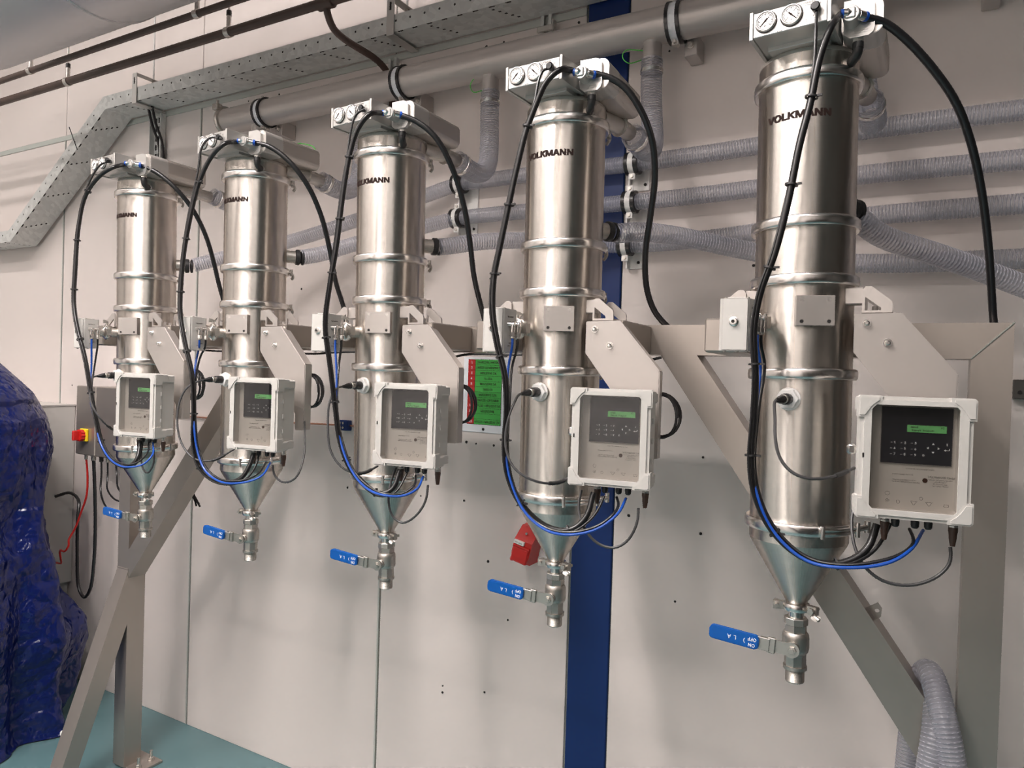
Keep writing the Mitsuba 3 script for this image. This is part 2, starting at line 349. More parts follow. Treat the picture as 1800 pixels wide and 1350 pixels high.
# ------------------------------------------------------------------ exhaust header pipe on the wall
hp = 'header_pipe'; HYc, HZc, HR = 0.43, 2.795, 0.0535
tag(hp, 'long dull stainless exhaust pipe running along the wall above the conveyors', 'pipe')
part(hp, 'pipe', cyl((-2.44, HYc, HZc), (1.6, HYc, HZc + 0.004), HR, 48), 'pipe_steel')
part(hp, 'end_clamp', ring([(HR, -0.012), (HR + .008, -0.008), (HR + .012, 0), (HR + .008, 0.008), (HR, 0.012)], 48, (-2.44, HYc, HZc), (1, 0, 0)), 'cast_steel')
part(hp, 'end_clamp_bolt', cat(cbox(-2.462, -2.43, HYc - .062, HYc - .03, HZc + .035, HZc + .062, .003), cyl((-2.446, HYc - .046, HZc + .06), (-2.446, HYc - .046, HZc + .08), .006, 10), cyl((-2.47, HYc - .046, HZc + .05), (-2.42, HYc - .046, HZc + .05), .005, 10)), 'cast_steel')
part(hp, 'end_cap', lathe([(HR - .002, -.02), (HR, -.012)], 40, (-2.44, HYc, HZc), (1, 0, 0)), 'pipe_steel')
UX = [(-2.304 + 0.57599 * i) for i in range(5)]
STUB = [ux + 0.064 for ux in UX]
for i, x in enumerate(STUB):
    k = part(hp, 'outlet_stub', cyl((x, HYc, HZc - .03), (x, HYc, HZc - .128), 0.0285, 32), 'pipe_steel')
    part(k, 'weld_ring', ring([(.0285, -.004), (.031, 0), (.0285, .004)], 32, (x, HYc, HZc - .0475), (0, 0, 1)), 'pipe_steel')
for x in (-2.20, -1.47, -0.44, 0.32):
    k = part(hp, 'pipe_clamp', ring([(HR, -.012), (HR + .004, -.012), (HR + .004, .012), (HR, .012)], 48, (x, HYc, HZc), (1, 0, 0)), 'board_white')
    for s in (-1, 1):
        part(k, 'rubber_lining', ring([(HR, -.005), (HR + .0075, -.005), (HR + .0075, .005), (HR, .005)], 48, (x + s * .016, HYc, HZc), (1, 0, 0)), 'rubber')
        part(k, 'clamp_ear', cat(cbox(x - .012, x + .012, HYc - .008, HYc + .010, HZc + s * (HR + .002) - .012, HZc + s * (HR + .002) + .012, .002), cyl((x, HYc - .02, HZc + s * (HR + .008)), (x, HYc + .02, HZc + s * (HR + .008)), .005, 10)), 'steel_satin')
    part(k, 'wall_bracket', cat(cbox(x + .012, x + .052, HYc + .045, WY - .001, HZc - .085, HZc - .02, .002), cbox(x - .01, x + .052, HYc + .048, HYc + .06, HZc - .02, HZc + .02, .002)), 'pipe_steel', False)
    part(k, 'bracket_bolt', cat(cyl((x + .032, HYc + .045, HZc - .055), (x + .032, HYc + .040, HZc - .055), .011, 16), hexcyl((x + .032, HYc + .04, HZc - .055), (x + .032, HYc + .032, HZc - .055), .008)), 'steel_satin')

# channel struts on the wall behind the pipe
def strut(x, z0, z1, name='channel_strut'):


    q = trimesh.creation.extrude_polygon(unary_union([rect(0, .041, -.003, 0), rect(0, .003, -.021, 0), rect(.038, .041, -.021, 0), rect(.003, .012, -.021, -.018), rect(.029, .038, -.021, -.018)]), z1 - z0, engine='earcut')
    q.apply_translation([x, WY, z0]); return q
k = free('channel_strut'); add(k, strut(-1.63, 2.66, 2.955), 'galvanised', False); tag(k, 'short slotted steel channel on the wall where the brown branch pipe ends', 'bracket')
k = free('channel_strut'); add(k + '__channel', strut(-0.955, 2.66, 2.985), 'galvanised', False)
part(k, 'clip', cat(cbox(-.965, -.895, WY - .030, WY - .021, 2.915, 2.935, .002), cbox(-.90, -.893, WY - .045, WY - .021, 2.905, 2.945, .002)), 'steel_satin', False)
tag(k, 'slotted steel channel with a clip on the wall just left of the blue column', 'bracket')

# ------------------------------------------------------------------ cable tray
ct = 'cable_tray'; TY0, TY1, TZ0, TZ1 = 0.398, 0.535, 2.972, 3.036
tag(ct, 'galvanised perforated cable tray running along the wall and dropping at an angle on the left', 'cable tray')
path = [(-4.9, 2.378), (-4.175, 2.378), (-3.300, 2.974), (1.2, 2.974)]
def tray_sec(a, b, cut_a, cut_b):
    """front lip, bottom and rear lip of one straight run in the xz plane, with mitred ends"""
    a, b = np.array(a), np.array(b); d = (b - a) / np.linalg.norm(b - a); nrm = np.array([-d[1], d[0]])
    H = 0.064
    A0, B0 = a, b; A1, B1 = a + cut_a * H, b + cut_b * H
    lip = Polygon([A0, B0, B1, A1])
    bot = Polygon([A0, B0, B0 + (B1 - B0) * 0.03, A0 + (A1 - A0) * 0.03])
    f = prism(lip, .002, XZ(TY0 + .002)); r = prism(lip, .002, XZ(TY1)); bt = prism(bot, TY1 - TY0, XZ(TY1))
    top = Polygon([A1, B1, B1 - (B1 - B0) * 0.03, A1 - (A1 - A0) * 0.03])
    tp = prism(top, .012, XZ(TY0 + .012))
    return f, r, bt, tp
n1 = np.array([0, 1.0]); d2 = np.array(path[2]) - np.array(path[1]); d2 /= np.linalg.norm(d2); n2 = np.array([-d2[1], d2[0]])
m12 = (n1 + n2) / (1 + n1 @ n2)
secs = [(path[0], path[1], n1, m12), (path[1], path[2], m12, m12), (path[2], path[3], m12, n1)]
slotm, dotm = [], []
for a, b, ca, cb in secs:
    f, r, bt, tp = tray_sec(a, b, ca, cb)
    part(ct, 'front_lip', cat(f, tp), 'galvanised', False); part(ct, 'base', bt, 'galvanised', False); part(ct, 'rear_lip', r, 'galvanised', False)
    a, b = np.array(a), np.array(b); L = np.linalg.norm(b - a); d = (b - a) / L; nn = np.array([-d[1], d[0]])
    s = 0.06
    i = 0
    while s < L - 0.05:
        c = a + d * s + nn * 0.040
        dotm.append(cyl((c[0], TY0 - .0004, c[1]), (c[0], TY0 + .001, c[1]), .0042, 8))
        c = a + d * (s + .02)
        M = np.eye(4); M[:3, 0] = (d[0], 0, d[1]); M[:3, 1] = (0, 1, 0); M[:3, 2] = (-nn[0], 0, -nn[1]); M[:3, 3] = (c[0], TY0 + .004, c[1])
        slotm.append(moved(plainbox(-.011, .011, -.003, .003, -.0002, .0006), M))
        if i % 4 == 1:
            for t in range(1, 6):
                c2 = a + d * (s + .014 * t); M2 = M.copy(); M2[:3, 3] = (c2[0], TY0 + .004 + t * .02, c2[1])
                slotm.append(moved(plainbox(-.005, .005, -.0035, .0035, -.0002, .0006), M2))
        s += 0.065; i += 1
part(ct, 'perforation', cat(*dotm), 'hole', False); labels[f'{ct}__perforation'] = {'kind': 'stuff'}
part(ct, 'slot', cat(*slotm), 'hole', False); labels[f'{ct}__slot'] = {'kind': 'stuff'}
def hanger(x, zt=3.105):
    m = [cbox(x, x + .035, TY0 - .006, TY0 - .002, 2.962, zt, .001), cbox(x, x + .035, TY0 - .006, TY1 + .01, 2.962, 2.967, .001), cbox(x, x + .035, TY0 - .006, TY0 + .115, zt - .004, zt, .001)]
    return cat(*m)
for x, lab in ((-3.075, 'bent steel tray hanger with a slotted arm at the bend of the cable tray'), (-1.525, 'bent steel tray hanger in the middle of the cable tray'), (0.2, 'bent steel tray hanger at the right of the cable tray')):
    k = free('tray_hanger')
    add(k + '__strap', hanger(x), 'aluminium', False)
    part(k, 'rod', cyl((x + .018, TY0 + .09, 3.09), (x + .018, TY0 + .09, 4.3), .004, 8), 'galvanised')
    part(k, 'nut', hexcyl((x + .018, TY0 + .09, 3.088), (x + .018, TY0 + .09, 3.101), .008), 'steel_satin')
    part(k, 'slot', cbox(x + .013, x + .022, TY0 - .0066, TY0 - .004, 3.055, 3.085, .0005), 'hole', False)
    tag(k, lab, 'hanger')
# loose strands sticking out of the tray
for pts, lab in (([(-3.52, .39, 2.80), (-3.50, .36, 2.84), (-3.515, .345, 2.90)], 'thin black wire end sticking out of the sloping cable tray'),):
    k = free('wire_end'); add(k, tube(pts, .0022, 6), 'rubber'); tag(k, lab, 'wire')

# vertical perforated cable ladder with its cables
cl = 'cable_riser'; tag(cl, 'vertical slotted cable tray behind the leftmost conveyor head', 'cable tray')
sl = [sbox(.012 + c * .022, z, .026 + c * .022, z + .028) for c in range(3) for z in np.arange(.02, .80, .045)]
part(cl, 'dark_backing', cbox(-3.133, -3.059, WY - .0025, WY - .0005, 2.15, 2.95, .0005), 'hole', False)
part(cl, 'slotted_back', plate(rect(0, .078, 0, .82).difference(unary_union(sl)), WY - .006, .002).apply_translation([-3.135, 0, 2.14]), 'galvanised', False)
part(cl, 'flange', cbox(-3.137, -3.133, WY - .03, WY - .002, 2.14, 2.96, .001), 'galvanised', False)
part(cl, 'flange', cbox(-3.055, -3.045, WY - .03, WY - .002, 2.14, 2.96, .001), 'galvanised', False)
for x, lab in ((-3.072, 'black cable coming down from the cable tray along the slotted riser, left of the pair'), (-3.043, 'black cable coming down from the cable tray along the slotted riser, right of the pair')):
    k = free('riser_cable'); add(k, tube([(x, .47, 2.99), (x - .006, .50, 2.90), (x + .002, WY - .02, 2.80), (x, WY - .02, 2.16)], .0065, 10), 'rubber'); tag(k, lab, 'cable')

# ------------------------------------------------------------------ brown pipes and the big duct under the ceiling
def pipe_run(k, y, z0, z1, r, hang):
    x0, x1 = -5.2, 1.6
    part(k, 'pipe', cyl((x0, y, z0), (x1, y, z1), r, 24), 'brown_pipe')
    for x in hang:
        z = z0 + (z1 - z0) * (x - x0) / (x1 - x0)
        h = part(k, 'hanger', cat(ring([(r, -.012), (r + .003, -.012), (r + .003, .012), (r, .012)], 24, (x, y, z), (1, 0, 0)), cyl((x, y, z + r), (x, y, z + r + .045), .0085, 12)), 'steel_satin')
        part(h, 'rubber_sleeve', cyl((x, y, z + r + .045), (x, y, z + r + .065), .0095, 12), 'rubber')
        part(h, 'rod', cyl((x, y, z + r + .065), (x, y, 4.3), .004, 8), 'steel_satin')
k = 'service_pipe'; tag(k, 'brown steel pipe with a curved branch dropping to the wall, lower of two', 'pipe')
pipe_run(k, .16, 3.008, 2.985, .0165, (-4.3, -3.19, -2.10, -0.9))
part(k, 'branch', tube([(-1.600, .16, 2.995), (-1.600, .17, 2.960), (-1.602, .20, 2.925), (-1.603, .26, 2.912), (-1.600, .34, 2.908), (-1.598, .42, 2.905), (-1.600, .49, 2.885), (-1.602, .525, 2.84), (-1.602, .53, 2.70)], .0125, 14), 'brown_pipe')
part(k, 'tee', cyl((-1.635, .16, 2.992), (-1.565, .16, 2.992), .0205, 20, .003), 'brown_pipe')
k = 'service_pipe_001'; tag(k, 'thinner brown steel pipe nearer the ceiling duct, the upper of the two', 'pipe')
pipe_run(k, .03, 3.010, 3.010, .0125, (-4.4, -3.245, -2.11, -1.0))
k = 'air_duct'; tag(k, 'large round metal ventilation duct under the ceiling at top left', 'duct')
DUCT = dict(y=-.30, z=3.178, r=.30)
part(k, 'shell', cyl((-3.10, DUCT['y'], DUCT['z']), (3.0, DUCT['y'], DUCT['z']), DUCT['r'], 96), 'duct_metal')
for x in (-2.2, -1.2, 0.2):
    part(k, 'joint_band', ring([(DUCT['r'], -.012), (DUCT['r'] + .004, -.008), (DUCT['r'] + .004, .008), (DUCT['r'], .012)], 96, (x, DUCT['y'], DUCT['z']), (1, 0, 0)), 'duct_metal')

# ------------------------------------------------------------------ the five vacuum conveyors
UNITS = [(-0.0018, -0.0037, -0.0061, -0.0121, -0.0112, 0.0359), (0.0025, 0.0001, -0.0034, -0.0052, -0.0066, -0.0037), (0.0009, 0.0105, -0.0014, -0.0052, -0.0167, 0.0166),
         (-0.0045, 0.0029, 0.0024, -0.0003, -0.0188, 0.0248), (0.0029, -0.0096, 0.0084, -0.0138, 0.0051, -0.0154)]   # offset, lean and turn of each as hung
HANG = [((0.0027, -0.0029, -0.0059), (-0.0024, -0.0036, -0.0037)), ((0.0036, 0.0008, -0.0046), (0.005, 0.0008, -0.0048)), ((-0.0064, 0.0119, -0.0031), (0.0026, 0.0032, -0.003)),
        ((-0.0074, 0.0102, 0.0036), (-0.0105, 0.0049, 0.002)), ((0.0074, -0.0271, 0.0109), (0.0046, -0.0054, 0.0105))]
WHOS = ['leftmost conveyor by the blue tarp', 'second conveyor from the blue tarp', 'middle conveyor of the five', 'conveyor in front of the blue column', 'rightmost, nearest conveyor']
def unit_matrix(i):
    dx, dy, dz, tx, ty, yaw = UNITS[i]; c, s = math.cos(yaw), math.sin(yaw)
    R = np.array([[1, 0, tx], [0, 1, ty], [-tx, -ty, 1]]) @ np.array([[c, -s, 0], [s, c, 0], [0, 0, 1]])
    piv = np.array([0, 0, 1.7039]); M = np.eye(4); M[:3, :3] = R; M[:3, 3] = piv - R @ piv + np.array([UX[i] + dx, dy, dz]); return M

CONV = []   # (path of the part below the conveyor, shape dict)
def cv(path, mesh, mat, smooth=30, uv=None):
    CONV.append((path, sh(mesh, mat, smooth, None, uv)))
RZ = [2.355, 2.0544, 1.9352, 1.7413, 1.4226]; R = 0.1
def skin(name, z0, z1, r=R):
    m, uv = uvtube([(r, z0), (r, z1)]); cv(name, m, 'steel', True, uv)
m, uv = uvtube([(R, RZ[0] + .008), (R, 2.398)]); cv('lid', m, 'steel', True, uv)
cv('lid__dome', lathe([(R, 2.398), (.0985, 2.405), (.094, 2.4105), (.086, 2.4135), (0, 2.4155)], 72), 'steel_satin', 50)
skin('filter_tube', RZ[1] + .009, RZ[0] - .009); skin('spacer_tube', RZ[2] + .009, RZ[1] - .009)
skin('separator_tube', RZ[3] + .009, RZ[2] - .009); skin('hopper_tube', RZ[4] + .009, RZ[3] - .009)
m, uv = uvtube([(R, 1.388), (R, RZ[4] - .009)]); cv('cone_collar', m, 'steel', True, uv)
m, uv = uvtube([(R, 1.388), (.0965, 1.380), (.021, 1.250)], 72); cv('cone', m, 'steel', True, uv)
cv('cone_outlet', cyl((0, 0, 1.238), (0, 0, 1.252), .0205, 32), 'steel_satin')
ring_prof = [(.098, -.0105), (.1070, -.0112), (.1094, -.0092), (.1102, -.0050), (.1104, .0), (.1102, .0050), (.1094, .0092), (.1070, .0112), (.098, .0105)]
for k, z in enumerate(RZ):
    nm = 'clamp_ring' + (f'_{k:03d}' if k else '')
    cv(nm, ring(ring_prof, 96, (0, 0, z)), 'steel_polished', 40)
    if k == 4:      # toggle clamp at the front right
        def at(a, r, z_): return (r * math.cos(a), r * math.sin(a), z_)
        a0, a1 = math.radians(-58), math.radians(-10)
        band = [at(a, .1135, z) for a in np.linspace(a0, a1, 12)]
        cv(nm + '__latch_band', cat(*[tube([(x, y, zz + s) for x, y, zz in band], .004, 8) for s in (-.004, .004)]), 'steel_polished')
        cv(nm + '__latch_pin', cyl(at(a0, .1145, z - .013), at(a0, .1145, z + .013), .0045, 12), 'steel_polished')
        cv(nm + '__latch_pin_001', cyl(at(a1, .120, z - .015), at(a1, .120, z + .015), .0045, 12), 'steel_polished')
        p, q = np.array(at(a1, .116, z)), np.array(at(math.radians(2), .134, z + .004))
        cv(nm + '__latch_lever', cat(tube([p, (p + q) / 2 + [.002, .0, .001], q], .006, 10), cyl(q - [0, 0, .012], q + [0, 0, .012], .006, 12)), 'steel_polished')
    else:
        a = math.radians(42)
        def at(a_, r, z_): return (r * math.cos(a_), r * math.sin(a_), z_)
        cv(nm + '__latch', cat(tube([at(a - .15, .111, z), at(a, .118, z - .004), at(a + .1, .124, z - .012), at(a + .16, .118, z - .02)], .0045, 8),
                               cyl(at(a, .116, z - .011), at(a, .116, z + .011), .005, 12)), 'cast_steel')
# maker's lettering, bent round the filter tube
w = meshkit.text_mesh('VOLKMANN', 0.0138, 0.0006, True); w = cat(*[moved(w, trans(dx_, dz_, 0)) for dx_ in (-.0006, 0, .0006) for dz_ in (-.0003, .0003)])
for _ in range(1): w = w.subdivide_to_size(0.004)
v = w.vertices.copy(); x0, x1 = v[:, 0].min(), v[:, 0].max()
ang = math.radians(-93) + (v[:, 0] - (x0 + x1) / 2) / (x1 - x0) * math.radians(76)
rad = R + 0.0003 + v[:, 2]
w.vertices = np.stack([rad * np.cos(ang), rad * np.sin(ang), 2.2705 + v[:, 1] - .006], 1)
cv('filter_tube__lettering', w, 'print_black', False)
# four-hole mounting plate on the separator tube
a = math.radians(20)
Mp = trans(0.0384, -0.1021, 1.8685) @ rotz(a)
Wp, Hp = .037, .0305
cv('mounting_plate', moved(cat(cbox(-Wp, Wp, -.0015, .0015, -Hp, Hp, .0007), cbox(-Wp, -Wp + .003, -.001, .026, -Hp, Hp, .0007), cbox(Wp - .003, Wp, -.001, .026, -Hp, Hp, .0007)), Mp), 'steel_plate', False)
for k, (sx, sz) in enumerate(((-1, -1), (1, -1), (-1, 1), (1, 1))):
    cv('mounting_plate__hole' + (f'_{k:03d}' if k else ''), moved(cyl((sx * .026, .001, sz * .022), (sx * .026, -.0018, sz * .022), .0038, 16), Mp), 'hole' if sz < 0 else 'steel_satin')
# level sensor in its white nut
s0 = np.array([-.0073, -.0985, 1.689])
def sy(d): return s0 + np.array([-.06, -1, 0]) * d
cv('sensor_boss', cyl(sy(-.004), sy(.005), .021, 32), 'steel_satin')
cv('sensor_nut', cat(cyl(sy(.005), sy(.009), .0235, 32, .001), hexcyl(sy(.009), sy(.020), .0215)), 'plastic_white')
cv('level_sensor', cyl(sy(.018), sy(.044), .0115, 24, .001), 'black_plastic')
cv('level_sensor__connector', cat(cyl(sy(.044), sy(.052), .0085, 20), lathe([(.0085, 0), (.0095, .002), (.0095, .006), (.007, .008)], 20, sy(.05), sy(1) - sy(0))), 'cast_steel')
pd = np.array([-.30, -1, -.10]); pd /= np.linalg.norm(pd); PLUG = (sy(.052) + pd * .030, pd)
cv('level_sensor__plug', lathe([(.0082, 0), (.0088, .004), (.0082, .013), (.006, .020), (.0038, .030)], 18, sy(.052), pd), 'rubber')
# suction inlet at the back
d = np.array([.58, .815, 0]); d /= np.linalg.norm(d); p = np.array([0, 0, 2.112])
cv('inlet_port', cyl(p + d * .09, p + d * .135, .021, 28), 'steel_satin')
cv('inlet_port__coupling', cat(ring([(.021, 0), (.0265, .003), (.0265, .014), (.021, .017)], 28, p + d * .128, d), ring([(.021, 0), (.0255, .002), (.0255, .008), (.021, .01)], 28, p + d * .148, d)), 'black_plastic')
# pump head: gauge box
Mg = trans(-.0130, -.1660, 0) @ rotz(math.radians(-4.2))
def g(m): return moved(m, Mg)
cv('gauge_box', g(cat(cbox(-.070, .070, .000, .150, 2.4165, 2.4665, .0015), cbox(-.055, .060, .055, .150, 2.408, 2.418, .001))), 'aluminium', False)
cv('gauge_box__end_plate', g(cbox(-.0775, -.0700, -.001, .120, 2.4135, 2.4700, .0008)), 'aluminium', False)
cv('gauge_box__end_plate_001', g(cbox(.0700, .0775, -.001, .120, 2.4135, 2.4700, .0008)), 'aluminium', False)
cv('gauge_box__print', g(cat(text_at('VOLKMANN', .0042, .030, 2.4605, -.0002, bold=True, sx=1.1), text_at('Vacuum conveyor', .0022, .028, 2.4558, -.0002), text_at('CE', .0032, .056, 2.4535, -.0002),
                                plate(rect(.028, .034, 2.4225, 2.4285, .0029).difference(rect(.0287, .0333, 2.4232, 2.4278, .0022)), -.0004, .0004),
                                text_at('0.4 MPa', .0024, .048, 2.438, -.0002), text_at('IP 54', .0024, .048, 2.4325, -.0002), text_at('air inlet', .0022, -.018, 2.4195, -.0002))), 'print_grey', False)
for k, (gx, need) in enumerate(((-.0445, math.radians(225)), (.0045, math.radians(-45)))):
    nm = 'gauge' + (f'_{k:03d}' if k else ''); cz = 2.4435; r = .0205
    cv(nm, g(ring([(r - .004, 0), (r, .0), (r, .0055), (r - .0012, .0075), (r - .003, .0078), (r - .0035, .0055)], 48, (gx, 0, cz), (0, -1, 0))), 'steel_polished')
    cv(nm + '__bezel_groove', g(ring([(r + .0004, .0002), (r + .0012, .0004), (r + .0012, .0012), (r + .0002, .0014)], 48, (gx, 0, cz), (0, -1, 0))), 'rubber')
    cv(nm + '__inner_ring', g(ring([(r - .0046, .0060), (r - .0034, .0062), (r - .0034, .0066), (r - .0046, .0064)], 48, (gx, 0, cz), (0, -1, 0))), 'print_grey')
    cv(nm + '__dial', g(cyl((gx, -.001, cz), (gx, -.0060, cz), r - .0034, 40)), 'plastic_white', False)
    tk = []
    for q in range(25):
        t = math.radians(225 - q * 270 / 24); l = .0036 if q % 4 == 0 else .002
        M = trans(gx, -.0061, cz) @ trimesh.transformations.rotation_matrix(-t, [0, 1, 0])
        tk.append(moved(plainbox(.0150 - l, .0150, -.0002, .0002, -.0006, .0006), M))
    for q, s in enumerate('0246' if k == 0 else '0369'):
        t = math.radians(225 - q * 90); tk.append(text_at(s, .0032, gx + .0088 * math.cos(t), cz + .0088 * math.sin(t), -.0060))
    tk.append(text_at('bar', .0022, gx, cz - .010, -.0060))
    cv(nm + '__scale', g(cat(*tk)), 'print_black', False)
    M = trans(gx, -.0066, cz) @ trimesh.transformations.rotation_matrix(-need, [0, 1, 0])
    cv(nm + '__needle', g(cat(moved(hull([(x, y, z) for y in (-.0003, .0003) for x, z in ((-.006, -.0014), (-.006, .0014), (.0135, .0005), (.0135, -.0005))]), M), cyl((gx, -.0062, cz), (gx, -.0073, cz), .0018, 14))), 'print_black', False)
cv('knob', g(lathe([(.0055, 0), (.0055, .004), (.0085, .006), (.0088, .014), (.007, .017)], 24, (.0507, 0, 2.4435), (0, -1, 0))), 'rubber')
# pump head: front plate and exhaust silencer
sil = rect(.0745, .1475, 2.4095, 2.4775, .018, 8)
cv('silencer', cat(plate(sil, -.094, .232), plate(sil.buffer(-.006), .138, .004)), 'steel_satin', 40)
cv('silencer__sleeve', plate(sil.buffer(.0012), -.093, .070), 'aluminium', 40)
pl = Polygon([(.0785, 2.4785), (.1175, 2.4785), (.127, 2.4745), (.1335, 2.4660), (.1340, 2.4180), (.1310, 2.4090), (.1235, 2.4035), (.0900, 2.4035), (.0785, 2.4130)])
cv('head_plate', plate(pl, -.102, .010), 'aluminium', False)
cv('head_plate__print', cat(text_at('VOLKMANN', .0028, .110, 2.4150, -.1021, sx=1.1), text_at('vacuum conveyor', .0020, .110, 2.4105, -.1021)), 'print_grey', False)
cv('air_manifold', cat(cyl((.094, -.100, 2.437), (.094, -.137, 2.437), .0155, 32, .001), cbox(.084, .103, -.140, -.118, 2.427, 2.447, .002)), 'aluminium')
cv('air_fitting', cat(hexcyl((.100, -.128, 2.437), (.108, -.125, 2.436), .0105), cyl((.106, -.125, 2.436), (.116, -.115, 2.435), .0090, 20, .001)), 'steel_polished')
cv('air_fitting__collar', cyl((.1155, -.1152, 2.435), (.1200, -.1105, 2.435), .0092, 20, .0006), 'air_blue')
cv('air_fitting_001', cat(hexcyl((.092, -.133, 2.438), (.086, -.137, 2.438), .0090), cyl((.088, -.136, 2.438), (.081, -.138, 2.438), .0080, 18)), 'steel_polished')
cv('air_fitting_001__collar', cyl((.0815, -.138, 2.438), (.0765, -.1395, 2.438), .0082, 18), 'air_blue')
cv('elbow_fitting', cat(tube([(.104, -.088, 2.392), (.104, -.088, 2.382), (.101, -.084, 2.374), (.094, -.072, 2.372), (.088, -.060, 2.372)], .0095, 16), cyl((.104, -.088, 2.386), (.104, -.088, 2.398), .0105, 16)), 'black_plastic')
cv('elbow_fitting__union', cat(hexcyl((.104, -.088, 2.396), (.104, -.088, 2.405), .0105), cyl((.0885, -.0610, 2.372), (.081, -.056, 2.372), .0115, 20)), 'steel_satin')
# exhaust outlet below the silencer
cv('exhaust_nozzle', cat(tube([(.070, .055, 2.394), (.082, .10, 2.394), (.095, .150, 2.394), (.100, .195, 2.392)], .0215, 24), ring([(.021, -.004), (.027, -.002), (.027, .002), (.021, .004)], 28, (.092, .138, 2.394), (.25, 1, 0))), 'steel_satin')
# small clamp and ball valve at the bottom
cv('outlet_clamp', lathe([(.021, 1.250), (.0265, 1.2475), (.0285, 1.243), (.0285, 1.237), (.0265, 1.2325), (.016, 1.230), (.016, 1.216)], 40), 'steel_polished', 40)
def clampbits(a):
    c, s = math.cos(a), math.sin(a); e = lambda r, t, z: (r * c - t * s, r * s + t * c, z)
    ear = hull([e(r, t, z) for r in (.026, .047) for t in (-.006, .006) for z in (1.2315, 1.2485)])
    return cat(ear, cyl(e(.040, -.014, 1.241), e(.040, .016, 1.241), .0042, 12), hexcyl(e(.040, -.020, 1.241), e(.040, -.012, 1.241), .0068))
cv('outlet_clamp__ear', clampbits(math.radians(192)), 'cast_steel', 30)
cv('outlet_clamp__ear_001', clampbits(math.radians(-18)), 'cast_steel', 30)
cv('outlet_clamp__wing_nut', cat(cyl((.034, -.022, 1.233), (.050, -.030, 1.226), .0045, 12), hull([(.034, -.034, 1.228), (.052, -.030, 1.228), (.052, -.026, 1.233), (.034, -.028, 1.234), (.043, -.034, 1.2225)])), 'cast_steel')
cv('ball_valve', cat(hexcyl((0, 0, 1.184), (0, 0, 1.202), .0235), lathe([(.022, 1.140), (.0262, 1.145), (.0275, 1.152), (.0275, 1.176), (.0262, 1.182), (.0235, 1.186)], 40),
                     lathe([(.0225, 1.112), (.0225, 1.140), (.0245, 1.142)], 8), cyl((0, -.020, 1.157), (0, -.034, 1.157), .0125, 20, .001)), 'cast_steel', 35)
cv('ball_valve__union_nut', cyl((0, 0, 1.201), (0, 0, 1.217), .0248, 8, .0015), 'cast_steel')
cv('ball_valve__threaded_end', lathe([(.0185, 1.078), (.0195, 1.080)] + [(.0195 - (.0009 if q % 2 else 0), 1.0805 + q * .0012) for q in range(21)] + [(.0245, 1.106), (.0245, 1.113)], 40), 'cast_steel', 50)
cv('ball_valve__stem_nut', cat(hexcyl((0, -.040, 1.157), (0, -.047, 1.157), .0088), cyl((0, -.034, 1.157), (0, -.050, 1.157), .0045, 14)), 'cast_steel')
Mh = trans(0, -.040, 1.157) @ trimesh.transformations.rotation_matrix(math.radians(4.5), [0, 1, 0])
strap = unary_union([rect(-.066, -.012, -.0135, .0135), Point(-.002, 0).buffer(.0165, quad_segs=8)])
cv('valve_handle', moved(cat(plate(strap, -.0035, .003), cbox(-.050, -.034, -.0085, .000, -.0165, .0165, .001), cbox(-.075, -.045, -.011, -.008, -.0135, .0135, .0008)), Mh), 'cast_steel', 30)
gp = rect(-.172, -.066, -.0150, .0150, .009, 6)
cv('valve_handle__grip', moved(cat(plate(gp, -.0165, .010), plate(gp.buffer(-.0022), -.0178, .0126)), Mh), 'grip_blue', 40)
def inv(m): m.apply_transform(trimesh.transformations.rotation_matrix(math.pi, [0, 1, 0], m.bounds.mean(0))); return m
arrow = Point(0, 0).buffer(.0065, quad_segs=8).difference(Point(0, 0).buffer(.0053, quad_segs=8)).intersection(sbox(-.01, -.006, -.0030, .0045))
lets = [inv(text_at('ON', .0070, -.080, -.0072, -.0179, bold=True)), inv(text_at('OFF', .0070, -.080, .0055, -.0179, bold=True)), plate(arrow, -.0183, .0004).apply_translation([-.091, 0, 0]),
        inv(text_at('A', .0090, -.128, .0, -.0179)), inv(text_at('L', .0090, -.116, .0, -.0179))]
cv('valve_handle__lettering', moved(cat(*lets), Mh), 'print_white', False)
for i in range(5):
    key = 'vacuum_conveyor' + (f'_{i:03d}' if i else '')
    M = T(unit_matrix(i).tolist())
    for path_, s in CONV: scene[f'{key}__{path_}'] = {**s, 'to_world': M}
    tag(key, ['polished stainless vacuum conveyor, leftmost in the row, nearest the blue tarp', 'polished stainless vacuum conveyor, second from the blue tarp',
              'polished stainless vacuum conveyor in the middle, left of the red and green chart', 'polished stainless vacuum conveyor hanging in front of the blue wall column',
              'polished stainless vacuum conveyor at the right, nearest the camera, with full maker lettering'][i], 'vacuum conveyor', 'vacuum conveyors hanging in a row')

